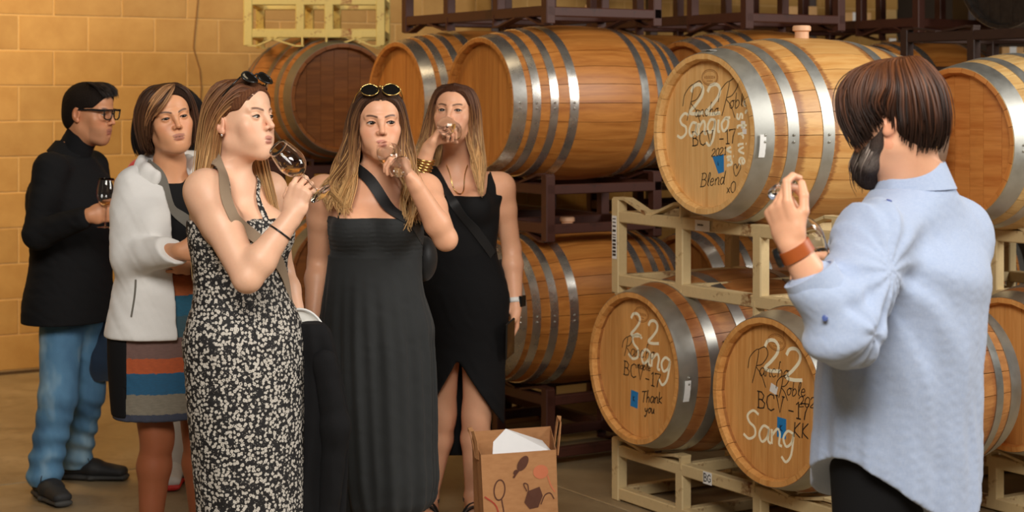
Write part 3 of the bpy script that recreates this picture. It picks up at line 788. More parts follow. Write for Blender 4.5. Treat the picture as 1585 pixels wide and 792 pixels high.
def rebase(o, parent):
    """the mesh is in world space; parent is an unrotated Empty"""
    if parent is not None:
        o.parent = parent; o.matrix_parent_inverse = Matrix.Identity(4); o.location = -Vector(parent.location)
    return o
def wrinkle(amp, freq, dirv=(0, 0, 1), seed=0, lo=None, hi=None, warp=.35):
    rs = np.random.RandomState(seed); ks = []; freq = freq*5.5; amp = amp*.55
    d = nv(dirv)
    for i in range(5):
        v = d*freq*rs.uniform(.6, 1.5)+rs.normal(size=3)*freq*.35; ks.append((v, rs.uniform(0, 6.3)))
    w = [(rs.normal(size=3)*freq*.4, rs.uniform(0, 6.3)) for _ in range(2)]
    def fn(x, y, z):
        q = sum(np.sin(x*v[0]+y*v[1]+z*v[2]+p) for v, p in w)*warp*3
        f = sum(np.sin(x*v[0]+y*v[1]+z*v[2]+p+q) for v, p in ks)/5
        a = amp*f
        if lo is not None: a = a*np.clip((z-lo[2])/.08, 0, 1)*np.clip((hi[2]-z)/.08, 0, 1)
        return a
    return Prim(fn, [-1e3]*3, [1e3]*3, 0, 'n')
# ---------------------------------------------------------------- materials for people
def skin_mat():
    n = NT('skin'); f = n.noise(120, None, 3, .6); g = n.noise(14, None, 3)
    c = n.mix(n.math('MULTIPLY', f, .10), n.attr(), (.32, .10, .05)); c = n.mix(n.ramp(g, [(.45, 0.0), (.75, .10)]), c, (.55, .16, .10))
    n.base(c).set(Roughness=.46); n.b.inputs['Subsurface Weight'].default_value = .10; n.b.inputs['Subsurface Radius'].default_value = (.012, .005, .003)
    n.b.inputs['Subsurface Scale'].default_value = .6
    n.b.inputs['Specular IOR Level'].default_value = .45; n.bump(f, .06, .001); return n.m
M['skin'] = skin_mat()
n = NT('eye'); n.base(n.attr()).set(Roughness=.12); M['eye'] = n.m
n = NT('short_hair'); hn = n.noise(260, n.mapping((1, 1, .4)), 2); n.base(n.mix(n.math('MULTIPLY', hn, .6), n.attr(), (.006, .004, .003))).set(Roughness=.85); n.b.inputs['Specular IOR Level'].default_value = .15; n.bump(hn, .7, .004); M['hair_short'] = n.m
n = NT('hair_strands'); n.base(n.attr()).set(Roughness=.5); n.b.inputs['Specular IOR Level'].default_value = .35; n.b.inputs['Anisotropic'].default_value = .6; M['hair'] = n.m
def cloth(name, c, rough=.85, sheen=.3, weave=600, var=.15, bump=.25):
    n = NT(name); f = n.noise(9, None, 4, .6); wv = n.noise(weave, n.mapping((1, 1, .35)), 2)
    n.base(n.mix(n.math('ADD', n.math('MULTIPLY', f, .5), n.math('MULTIPLY', wv, .5)), tuple(x*(1-var) for x in c), tuple(min(1, x*(1+var)) for x in c))).set(Roughness=rough)
    n.b.inputs['Specular IOR Level'].default_value = .22; n.b.inputs['Sheen Weight'].default_value = sheen; n.b.inputs['Sheen Roughness'].default_value = .5; n.bump(wv, bump, .001); return n.m
M['black_cloth'] = cloth('black_cloth', (.007, .007, .008), .9, .0)
M['black_knit'] = cloth('black_jersey', (.008, .008, .009), .8, .0)
M['charcoal'] = cloth('charcoal_jersey', (.024, .026, .027), .75, .05)
M['white_fleece'] = cloth('white_shell', (.80, .79, .77), .75, .2, 300, .04)
M['white_cotton'] = cloth('white_cotton', (.78, .76, .72), .8, .2, 300, .05)
M['red_knit'] = cloth('red_knit', (.55, .02, .03), .6, .3)
M['navy'] = cloth('navy_cloth', (.014, .03, .06), .8, .3)
M['leather_tan'] = plain('tan_leather', srgb(176, 88, 36), .45, bump=.1)
M['strap_taupe'] = cloth('taupe_webbing', srgb(150, 130, 108), .7, .1, 300, .08)
M['strap_grey'] = cloth('grey_webbing', srgb(112, 108, 100), .7, .1, 300, .08)
M['strap_black'] = cloth('black_webbing', (.016, .016, .017), .5, .1, 300)
M['gold'] = plain('gold', (.83, .6, .22), .22, 1.0, .05)
M['silver'] = plain('silver', (.8, .8, .8), .2, 1.0, .05)
M['black_plastic'] = plain('black_plastic', (.012, .012, .012), .25)
M['dark_lens'] = plain('dark_lens', (.008, .007, .006), .08)
M['shoe_black'] = plain('black_shoe_mesh', (.012, .012, .013), .7, bump=.2, nscale=300)
M['shoe_sole'] = plain('dark_sole', (.035, .034, .032), .7)
n = NT('jeans_denim'); tw = n.noise(500, n.mapping((1, 1, .3)), 2); f = n.noise(4.5, n.mapping((1.4, 1.4, .7)), 3, .5); g = n.noise(14, None, 4, .6)
c = n.ramp(f, [(.38, srgb(48, 90, 128)), (.54, srgb(78, 124, 160)), (.70, srgb(158, 186, 200))]); c = n.mix(n.math('MULTIPLY', g, .3), c, srgb(52, 92, 128)); c = n.mix(n.math('MULTIPLY', tw, .25), c, srgb(120, 160, 184))
n.base(c).set(Roughness=.85); n.bump(tw, .3, .001); M['denim'] = n.m
n = NT('chambray'); tw = n.noise(420, n.mapping((1, 1, .25)), 2); t2 = n.noise(420, n.mapping((.25, .25, 1)), 2); f = n.noise(5, None, 3)
c = n.mix(n.math('MULTIPLY', n.math('ADD', tw, t2), .55), srgb(146, 168, 206), srgb(194, 206, 228)); c = n.mix(n.math('MULTIPLY', f, .25), c, srgb(150, 172, 210))
n.base(c).set(Roughness=.85); n.b.inputs['Sheen Weight'].default_value = .25; n.bump(tw, .25, .001); M['chambray'] = n.m
n = NT('floral_print')
vd = n.noise(110, None, 2); vv = n.new('ShaderNodeVectorMath', operation='MULTIPLY_ADD')
nc = n.new('ShaderNodeTexNoise'); nc.inputs['Scale'].default_value = 150; n.put(nc.inputs['Vector'], n.coord())
n.put(vv.inputs[0], nc.outputs['Color']); vv.inputs[1].default_value = (.0085, .0085, .0085); n.put(vv.inputs[2], n.coord())
vo = n.voronoi(98, vv.outputs[0], 'F1', .8)
petal = n.ramp(vo.outputs['Distance'], [(.0, 0.0), (.10, .0), (.15, 1.0), (.43, 1.0), (.50, 0.0)])
pc = n.new('ShaderNodeSeparateColor'); n.put(pc.inputs[0], vo.outputs['Color'])
keep = n.math('GREATER_THAN', pc.outputs[0], .12)
ve = n.voronoi(170, vv.outputs[0], 'F1', 1.0); dots = n.ramp(ve.outputs['Distance'], [(.12, .55), (.22, 0.0)])
c = n.mix(n.math('MAXIMUM', n.math('MULTIPLY', petal, keep), dots), (.008, .007, .008), (.58, .54, .48))
n.base(c).set(Roughness=.75); M['floral'] = n.m
def strip_mat(name, stops):
    n = NT(name); z = n.sep(n.coord('Object'))[2]; hth = n.noise(260, n.mapping((.25, .25, 1)), 3)
    zz = n.math('ADD', z, n.math('MULTIPLY', n.math('SUBTRACT', hth, .5), .012)); zmin, zmax = stops[0][0], stops[-1][0]
    f = n.math('DIVIDE', n.math('SUBTRACT', zz, zmin), zmax-zmin)
    r = n.ramp(f, [((q-zmin)/(zmax-zmin), c) for q, c in stops]); r.node.color_ramp.interpolation = 'CONSTANT'
    n.base(n.mix(n.math('MULTIPLY', hth, .5), r, tuple(.03 for _ in range(3)))).set(Roughness=.85); n.bump(hth, .3, .001); return n.m
# ---------------------------------------------------------------- people
def rotm(yaw, pitch=0, roll=0):
    return np.array((Matrix.Rotation(math.radians(yaw), 3, 'Z') @ Matrix.Rotation(math.radians(pitch), 3, 'X') @ Matrix.Rotation(math.radians(roll), 3, 'Y')))
class Head:
    def __init__(s, pos, yaw, pitch=0, roll=0, sc=1.0): s.p = np.array(pos, float); s.R = rotm(yaw, pitch, roll); s.s = sc
    def w(s, *q):
        q = np.array(q if len(q) == 3 else q[0], float); return s.p + s.s*(s.R @ q)
    def loc(s, P): return ((P-s.p) @ s.R)/s.s
def head_ops(H, male=False, eyes=.5, purse=0.0, fat=0.0, open_up=.0048, open_lo=.0040):
    w = H.w; S = H.s; R = H.R; o = []
    E = lambda c, r, k=.015, m='u': o.append(ellip(w(*c), np.array(r)*S, R, k*S, m))
    C = lambda a, b, r1, r2, k=.012, m='u': o.append(capsule(w(*a), w(*b), r1*S, r2*S, k*S, m))
    jw = .004 if male else 0.0
    E((0, .012, .035), (.073, .094, .084)); E((0, -.032, .052), (.060, .052, .052), .03)
    E((0, -.028, -.030), (.0565+jw+fat*.4, .060, .076), .03)
    C((.0435+jw, .004, -.056), (.014, -.064, -.088), .017, .015, .025); C((-.0435-jw, .004, -.056), (-.014, -.064, -.088), .017, .015, .025)
    E((0, -.070, -.090), (.021+jw, .018, .018+jw*.6), .02)
    if fat: E((0, -.035, -.085), (.045, .045, .022), .03)
    for sx in (-1, 1):
        E((sx*.041, -.055, -.014), (.023, .020, .020), .022)
        E((sx*.033, -.057, -.042), (.019, .018, .024), .025)
        C((sx*.010, -.086, .0285), (sx*.044, -.071, .029), .0065+jw*.4, .006, .012)
        E((sx*.031, -.093, .0105), (.0175, .0125, .0115), .010, 's')
    C((0, -.083, .026), (0, -.092, .010), .0085, .0075, .012); C((0, -.092, .010), (0, -.108, -.019), .0075, .0092, .010)
    for sx in (-1, 1): E((sx*.0105, -.0962, -.0235), (.0062, .0092, .0064), .006)
    for sx in (-1, 1): E((sx*.0062, -.1045, -.0305), (.0030, .0045, .0030), .002, 's')
    E((0, -.074, -.055), (.036, .0185, .027), .022)
    pw = 1-.30*purse; pf = .004*purse
    E((0, -.0880-pf, -.0508), (.0240*pw, .0074, .0046), .003); E((0, -.0862-pf, -.0612), (.0210*pw, .0080, .0054), .003)
    E((0, -.0955, -.0715), (.012, .0042, .0042), .006, 's')
    for sx in (-1, 1):
        e = np.array((sx*.031, -.0735, .0095))
        E(e, (.0150, .0146, .0138), .0035)
        ew = w(*e)
        def fn(x, y, z, ew=ew, sx=sx):
            px, py, pz = x-ew[0], y-ew[1], z-ew[2]
            q = [(px*R[0, i]+py*R[1, i]+pz*R[2, i])/S for i in range(3)]
            f = np.clip(1-(q[0]/.0132)**2, -1, 1)
            up = open_up*2*eyes*f; lo = -open_lo*2*max(eyes, .35)*f-.0008+(1-eyes)*.0
            return np.maximum(np.maximum(q[2]-up, lo-q[2]), q[1]+.004)*S
        o.append(Prim(fn, ew-.02, ew+.02, .0015, 's'))
        # ear
        E((sx*.0755, .014, .000), (.0075, .0165, .0285), .006); E((sx*.0825, .010, .003), (.0050, .0090, .0160), .004, 's'); E((sx*.0765, .006, -.024), (.006, .0085, .0085), .005)
    return o
SK = {'fair': srgb(243, 194, 162), 'tan': srgb(228, 166, 124), 'deep': srgb(210, 148, 108), 'pink': srgb(240, 182, 146)}
def lerp3(c, d, f): return c*(1-f[:, None])+np.array(d)[None]*f[:, None]
def sstep(x, a, b): t = np.clip((x-a)/(b-a), 0, 1); return t*t*(3-2*t)
def face_colors(P, H, skin, lips=(.42, .10, .08), brow=(.06, .035, .02), browk=1.0, stubble=0.0, makeup=.8, purse=0.0):
    q = H.loc(P); c = np.tile(np.array(skin), (len(P), 1)); x, y, z = q[:, 0], q[:, 1], q[:, 2]; ax = np.abs(x)
    near = (np.abs(x) < .12) & (np.abs(y) < .16) & (np.abs(z) < .16)
    front = near & (y < -.04)
    pw = 1-.35*purse
    L = np.minimum(((x/(.0225*pw))**2+((z+.0505)/.0060)**2), ((x/(.020*pw))**2+((z+.0625)/.0072)**2))
    c = lerp3(c, lips, sstep(L, 1.15, .7)*front*(y < -.076)*.75)
    ml = ((x/(.0225*pw))**2+((z+.0560+.0025*(ax/.022)**2*0)/.0014)**2); c = lerp3(c, np.array(lips)*.25, sstep(ml, 1.3, .6)*front*.8)
    # brows
    zb = .0285+.0065*np.sin(np.clip((ax-.012)/.036, 0, 1)*2.3)-.002
    b = sstep(np.abs(z-zb), .0044, .0020)*sstep(ax, .009, .014)*sstep(ax, .051, .042)*front; c = lerp3(c, brow, np.clip(b*browk, 0, 1)*.92)
    # lids / lashes
    e = np.stack([ax-.031, y+.0735, z-.0095], 1); r = np.sqrt((e**2).sum(1)); f = np.clip(1-(e[:, 0]/.0145)**2, 0, 1)
    inn = front & (r < .0172)
    lash = sstep(np.abs(e[:, 2]-(.0048*f)), .0030, .0010)*inn*(f > 0); c = lerp3(c, np.array(brow)*.35, lash*makeup)
    lo = sstep(np.abs(e[:, 2]+.0045*f), .0025, .0010)*inn*(f > 0); c = lerp3(c, np.array(brow)*.8, lo*makeup*.4)
    # cheeks, nose, ears a little redder
    ck = np.exp(-(((ax-.042)/.02)**2+((z+.022)/.02)**2))*front*.35+np.exp(-((x/.014)**2+((z+.022)/.014)**2))*front*.25+.35*near*(ax > .072)
    c = lerp3(c, np.array(skin)*np.array((1.0, .62, .55)), np.clip(ck, 0, 1))
    if stubble:
        st = front*sstep(z, -.035, -.055)*sstep(y, -.02, -.05); c = lerp3(c, (.10, .07, .055), st*stubble*(L > 1.2))
    nl = front*np.exp(-(((ax-.0062)/.0026)**2+((z+.031)/.0025)**2)); c = lerp3(c, np.array(skin)*.25, nl*.8)
    return c
def eye_meshes(H, parent, gaze=(0, 0), iris=(.10, .055, .03)):
    iris = tuple(c*.6 for c in iris)
    for sx in (-1, 1):
        m = MB(); n, k = 24, 16; m.sphere((0, 0, 0), .0128*H.s, n, k)
        P = np.array(m.v); d = P/np.linalg.norm(P, axis=1)[:, None]
        g = H.R @ nv((math.sin(math.radians(gaze[0])), -math.cos(math.radians(gaze[0])), math.sin(math.radians(gaze[1]))))
        ang = np.degrees(np.arccos(np.clip(d @ g, -1, 1))); c = np.tile((.74, .70, .66), (len(P), 1)).astype(float)
        c[ang < 28] = iris; c[ang < 13] = (.005, .004, .004)
        # finer iris: rotate the sphere so that a pole looks along the gaze
        z = np.array((0, 0, 1.0)); q = Vector(z).rotation_difference(Vector(g)).to_matrix(); P2 = P @ np.array(q).T
        ang0 = np.degrees(np.arccos(np.clip(d @ z, -1, 1))); c = np.tile((.56, .50, .46), (len(P), 1)).astype(float); c[ang0 < 38] = iris; c[ang0 < 17] = (.005, .004, .004)
        P2 = P2 + H.w(sx*.031, -.0735, .0095)
        o = link('eye', mesh_of('eye', P2, m.f, M['eye'], True, colors=c)); rebase(o, parent)
def hand_ops(Wr, d, n, side, sc=1.0, curl=((30, 40, 25),)*4, spread=6, thumb=((.25, .9, .35), (.75, .45, .45), (.9, .1, .4)), k=.006):
    """d: wrist to knuckles, n: out of the palm, side: +1 when the thumb lies along cross(d, n)"""
    d = nv(d); n = nv(n-np.dot(n, d)*d); s = np.cross(d, n)*side; Wr = np.asarray(Wr, float); o = []
    o.append(ecap(Wr-d*.012*sc, Wr+d*.028*sc, .024*sc, .018*sc, .031*sc, .017*sc, s, .014))
    o.append(ecap(Wr+d*.022*sc, Wr+d*.076*sc, .033*sc, .015*sc, .037*sc, .0125*sc, s, .014))
    o.append(capsule(Wr+d*.018*sc+s*.018*sc+n*.006*sc, Wr+d*.05*sc+s*.028*sc+n*.01*sc, .015*sc, .013*sc, .012))
    lens = [(.040, .024, .020), (.044, .027, .021), (.041, .025, .020), (.032, .019, .018)]; tips = []
    for i in range(4):
        off = (.029, .0095, -.0095, -.0275)[i]; p = Wr+d*(.083-(0, 0, .004, .012)[i])*sc+s*off*sc
        sp = math.radians((1.2, .3, -.5, -1.3)[i]*spread); f0 = d*math.cos(sp)+s*math.sin(sp); a = 0
        r = (.0088, .0090, .0086, .0076)[i]*sc
        o.append(capsule(Wr+d*.05*sc+s*off*.9*sc, p, r*1.05, r*1.1, .006))
        for j in range(3):
            a += math.radians(curl[i][j]); q = p+(f0*math.cos(a)+n*math.sin(a))*lens[i][j]*sc
            o.append(capsule(p, q, r*(1.04-.10*j), r*(.96-.11*j), .0025)); p = q
        tips.append(p)
    p = Wr+d*.026*sc+s*.022*sc+n*.008*sc
    for j, t in enumerate(thumb):
        q = p+nv(d*t[0]+s*t[1]+n*t[2])*(.036, .032, .026)[j]*sc; o.append(capsule(p, q, (.0125, .0102, .0095)[j]*sc, (.0102, .0095, .0078)[j]*sc, (.008, .004, .003)[j])); p = q
    tips.append(p); return o, tips
def arm_ops(S, E, Wr, sc=1.0, fat=0.0):
    S, E, Wr = [np.asarray(v, float) for v in (S, E, Wr)]; o = []
    m = E+(Wr-E)*.28; u = S+(E-S)*.35
    o.append(capsule(S, u, (.048+fat)*sc, (.045+fat)*sc, .04)); o.append(capsule(u, E, (.045+fat)*sc, (.035+fat*.5)*sc, .02))
    o.append(capsule(E, m, (.035+fat*.5)*sc, (.039+fat*.5)*sc, .015)); o.append(capsule(m, Wr, (.039+fat*.5)*sc, (.0245+fat*.2)*sc, .015)); return o
def leg_ops(Hp, K, A, toe, sc=1.0, shod=False):
    Hp, K, A, toe = [np.asarray(v, float) for v in (Hp, K, A, toe)]; o = []; c = K+(A-K)*.30
    o.append(capsule(Hp, K, .084*sc, .052*sc, .03)); o.append(capsule(K+(Hp-K)*.06, K-(Hp-K)*.08, .050*sc, .047*sc, .02))
    back = nv(np.array((A[0]-toe[0], A[1]-toe[1], 0)))
    o.append(capsule(K, c+back*.012, .048*sc, .054*sc, .02)); o.append(capsule(c+back*.012, A, .054*sc, .031*sc, .02))
    if shod: o.append(capsule(A, A*.6+toe*.4, .030, .016, .01)); return o
    heel = A+back*.035+np.array((0, 0, -.045)); o.append(capsule(A, heel, .031*sc, .028*sc, .02)); o.append(capsule(A, A*.45+toe*.55, .03*sc, .027*sc, .02))
    o.append(ecap(heel, A*.25+toe*.75+np.array((0, 0, -.012)), .030, .026, .040, .02, np.cross(back, (0, 0, 1)), .02)); o.append(ecap(A*.25+toe*.75, toe, .038, .02, .028, .013, np.cross(back, (0, 0, 1)), .02)); return o
def torso_rows(pel, neck, yaw_h, yaw_c, h, sex='f', wd=1.0, dp=1.0):
    """pel: point on the body axis at hip height, neck: base of the neck"""
    pel = np.asarray(pel, float); neck = np.asarray(neck, float)
    T = {'f': [(-.10, .150, .100), (0, .170, .112), (.10, .158, .104), (.22, .126, .086), (.36, .132, .090), (.48, .142, .098), (.62, .148, .094), (.72, .140, .078), (.82, .095, .056), (.90, .058, .050), (1.0, .052, .050)],
         'm': [(-.10, .155, .105), (0, .166, .115), (.10, .160, .112), (.22, .150, .108), (.36, .156, .112), (.48, .166, .118), (.62, .178, .115), (.72, .172, .095), (.82, .120, .066), (.90, .070, .058), (1.0, .060, .056)]}[sex]
    rows = []
    for f, a, b in T:
        # hip (0) .. neck base (.86) .. a bit up the neck
        g = f/.90; c = pel+(neck-pel)*g; fw = .012*math.sin(min(max(g, 0), 1)*math.pi)
        y = yaw_h+(yaw_c-yaw_h)*min(max(g, 0), 1); fx, fy = math.sin(math.radians(y)), -math.cos(math.radians(y))
        rows.append((c[2], c[0]+fx*fw, c[1]+fy*fw, a*h*wd, b*h*dp, y))
    return rows
class Person:
    def __init__(s, name_label, foot):
        s.root = empty('person', foot); tag(s.root, name_label, 'person'); s.body = []
    def finish(s, H, skin, fine=[], h=.006, hh=.0019, **kw):
        """body mesh in regions: fine boxes for head and hands, coarse elsewhere; one object"""
        boxes = [(H.p-np.array((.125, .125, .125)), H.p+np.array((.125, .125, .135)), hh)]+fine
        allP, allF, n = [], [], 0
        l, u = bounds(s.body)
        D, lo = field(s.body, l, u, h); P, Fq = nets(D, lo, h); cen = P[Fq].mean(1); keep = np.ones(len(Fq), bool)
        for a, b, _ in boxes: keep &= ~((cen > a+h*.6) & (cen < b-h*.6)).all(1)
        P = relax(P, Fq, 1); allP.append(P); allF.append(Fq[keep]); n = len(P)
        for a, b, hv in boxes:
            D, lo = field(s.body, a, b, hv); P, Fq = nets(D, lo, hv); P = relax(P, Fq, 1, .4); allP.append(P); allF.append(Fq+n); n += len(P)
        P = np.concatenate(allP); Fq = np.concatenate(allF)
        used = np.unique(Fq); mp = np.full(len(P), -1, np.int64); mp[used] = np.arange(len(used)); P = P[used]; Fq = mp[Fq]
        cols = face_colors(P, H, skin, **kw)
        if hasattr(s, 'paint'): cols = s.paint(P, cols)
        return rebase(link('body', fast_mesh('body', P, Fq, M['skin'], cols)), s.root)
    def part(s, name, ops, h, mat, smooth=1, colorfn=None): return sdf_obj(name, ops, h, mat, s.root, smooth=smooth, colorfn=colorfn)
    def mb(s, name, m, mat, smooth=True, sharp=None, parent=None):
        o = link(name, m.mesh(name, mat, smooth, sharp)); 
        if parent is None: return rebase(o, s.root)
        o.parent = parent; return o
def hairline(y, front=.072):
    return np.interp(y, [-.12, -.075, -.055, -.03, -.008, .012, .03, .05, .12], [front+.008, front, .050, .036, .018, .012, -.045, -.068, -.080])
def lashes(H, pers, eyes, col=(.02, .012, .01), up=.0048):
    M['lash'] = M.get('lash') or plain('eyelash', (.012, .008, .006), .6)
    for sx in (-1, 1):
        m = MB(); P = []
        for x in np.linspace(-.0138, .0138, 11):
            z = up*2*eyes*max(1-(x/.0138)**2, -.2)+.0006; y = -math.sqrt(max(.0153**2-x*x-z*z, .003**2)); P.append(Vector(H.w(sx*.031+x, -.0735+y, .0095+z)))
        m.tube(P, [(.0004, .0008, .0011, .0013, .0014, .0014, .0014, .0013, .0011, .0008, .0004)[i]*H.s for i in range(11)], 6)
        pers.mb('eyelashes', m, M['lash'])
def hair_cap(pers, H, c1, c2, off=.008, front=.078, name='hair', shell=None):
    S = H.s; R = H.R
    ops = [ellip(H.w(0, .014, .037), np.array((.073+off, .095+off, .084+off))*S, R, .01), ellip(H.w(0, .05, -.02), np.array((.062+off*.5, .05+off, .06))*S, R, .03)]
    ops.append(ellip(H.w(0, -.032, .052), np.array((.060+off, .052+off, .052+off))*S, R, .03))
    if shell: ops += shell
    def cut(x, y, z):
        px, py, pz = x-H.p[0], y-H.p[1], z-H.p[2]; q = [(px*R[0, i]+py*R[1, i]+pz*R[2, i])/S for i in range(3)]
        return (np.interp(q[1], np.linspace(-.12, .14, 60), hairline(np.linspace(-.12, .14, 60), front))+np.clip((-.02-q[1])/.03, 0, 1)*(.012-6.5*q[0]**2)-q[2])*S*.6
    ops.append(func(cut, 'i', .006))
    rs = np.random.RandomState(3)
    def colf(P):
        q = H.loc(P); a = np.arctan2(q[:, 0], q[:, 1]); t = .5+.5*np.sin(a*60+np.sin(q[:, 2]*90)*1.5); return lerp3(np.tile(np.array(c1), (len(P), 1)), c2, t*.5)
    return pers.part(name, ops, .0032, M['hair_short'], 1, colf)
def strands(name, pers, H, guides, num, r0, cols, wave=(.0, 60), jit=.006, tip=.35, seed=1, nseg=18, world=False, layer=.02, clump=.6, lockn=3.5, minlen=.78):
    """locks of hair interpolated between guide curves (head-local points)"""
    rs = np.random.RandomState(seed); G = []
    for g in guides:
        g = np.array(g, float); g = g if world else np.array([H.w(*p) for p in g])
        t = np.linspace(0, 1, len(g)); tt = np.linspace(0, 1, nseg); G.append(np.stack([np.interp(tt, *catmull(t, g[:, i])) for i in range(3)], 1))
    G = np.array(G); ng = len(G); V = []; Fq = []; Cc = []; K = 5
    cen = H.w(0, .012, .02)
    t = np.linspace(0, 1, nseg)[:, None]
    for j in range(num):
        u = rs.uniform(0, ng-1); i = min(int(u), ng-2); f = u-i
        P = G[i]*(1-f)+G[i+1]*f
        lay = rs.uniform(-1, .35)*layer; out = P-cen; out[:, 2] *= .3; out /= (np.linalg.norm(out, axis=1)[:, None]+1e-6)
        P = P+out*lay*np.clip(t*2.5, .15, 1)
        dv = rs.normal(size=3)*jit; P = P+dv*t
        uc = (math.floor(u*lockn)+.5)/lockn; uc = min(max(uc, 0), ng-1.001); ic = int(uc); Pc = G[ic]*(1-uc+ic)+G[min(ic+1, ng-1)]*(uc-ic)+out*lay*.5
        P = P+(Pc-P)*clump*np.clip((t-.25)/.75, 0, 1)**1.2
        if wave[0]:
            lr = np.random.RandomState(int(uc*97)+seed); ph = lr.uniform(0, 6.3)+rs.uniform(-.4, .4); w1 = nv(lr.normal(size=3)*np.array((1, 1, .1))); fq_ = wave[1]/3*lr.uniform(.8, 1.25)
            P = P+w1*wave[0]*lr.uniform(.6, 1.4)*np.sin(t*fq_+ph)*np.clip((t-.3)*2, 0, 1)
        ln = rs.uniform(minlen, 1.0); P = np.stack([np.interp(np.linspace(0, ln, nseg), t[:, 0], P[:, k]) for k in range(3)], 1)
        rad = r0*rs.uniform(.6, 1.35)*np.interp(t[:, 0], [0, .12, .6, 1], [.45, 1, 1, tip])
        T = np.gradient(P, axis=0); T /= (np.linalg.norm(T, axis=1)[:, None]+1e-9)
        N1 = np.cross(T, out+1e-6); N1 /= (np.linalg.norm(N1, axis=1)[:, None]+1e-9); N2 = np.cross(N1, T)
        a = np.arange(K)*2*np.pi/K
        ring = P[:, None]+rad[:, None, None]*(np.cos(a)[None, :, None]*N1[:, None]*1.5+np.sin(a)[None, :, None]*N2[:, None]*.75)
        b = len(V)*nseg*K; V.append(ring.reshape(-1, 3))
        idx = np.arange(nseg*K).reshape(nseg, K)+b
        q = np.stack([idx[:-1], np.roll(idx, -1, 1)[:-1], np.roll(idx, -1, 1)[1:], idx[1:]], -1).reshape(-1, 4); Fq.append(q)
        br = rs.uniform(.65, 1.3); st = rs.uniform(-.18, .18); mixv = np.clip(t[:, 0]+st, 0, 1)
        cs = np.stack([np.interp(mixv, np.linspace(0, 1, len(cols)), [c[k] for c in cols]) for k in range(3)], 1)*br
        Cc.append(np.repeat(cs, K, 0))
    o = link(name, fast_mesh(name, np.concatenate(V), np.concatenate(Fq), M['hair'], np.concatenate(Cc))); return rebase(o, pers.root)
def band(pers, name, pts, w, mat, surf_ops, off=.004, seg=26, th=.002, parent=None):
    """a strap laid on a body: polyline pulled onto the distance field of the body"""
    P = np.array([np.array(p, float) for p in pts]); t = np.linspace(0, 1, len(P)); tt = np.linspace(0, 1, seg)
    P = np.stack([np.interp(tt, *catmull(t, P[:, i])) for i in range(3)], 1)
    def dist(q):
        x, y, z = q[:, 0], q[:, 1], q[:, 2]; d = np.full(len(q), 1.)
        for o in surf_ops:
            if o.mode == 'u': d = smin(d, o.fn(x, y, z), o.k)
        return d
    N = np.zeros_like(P)
    for it in range(14):
        d = dist(P); e = .003
        N = np.stack([dist(P+np.eye(3)[i]*e)-dist(P-np.eye(3)[i]*e) for i in range(3)], 1); N /= (np.linalg.norm(N, axis=1)[:, None]+1e-9)
        far = np.where(d < off, 1.0, .6 if it < 6 else .0)
        P = P-N*((d-off)*far)[:, None]
        if it < 13: P[1:-1] = P[1:-1]*.4+.3*(P[:-2]+P[2:])
    if 'DBG' in globals(): print('BAND', name, [(int(CX+p[0]/p[1]*F), int(HY+(CAMH-p[2])/p[1]*F), round(float(p[1]), 2), round(float(dd), 3)) for p, dd in zip(P, dist(P))][::3])
    m = MB(); m.ribbon([Vector(p) for p in P], w, [Vector(q) for q in N], th)
    o = link(name, m.mesh(name, mat, True, 40)); return rebase(o, pers.root if parent is None else parent)
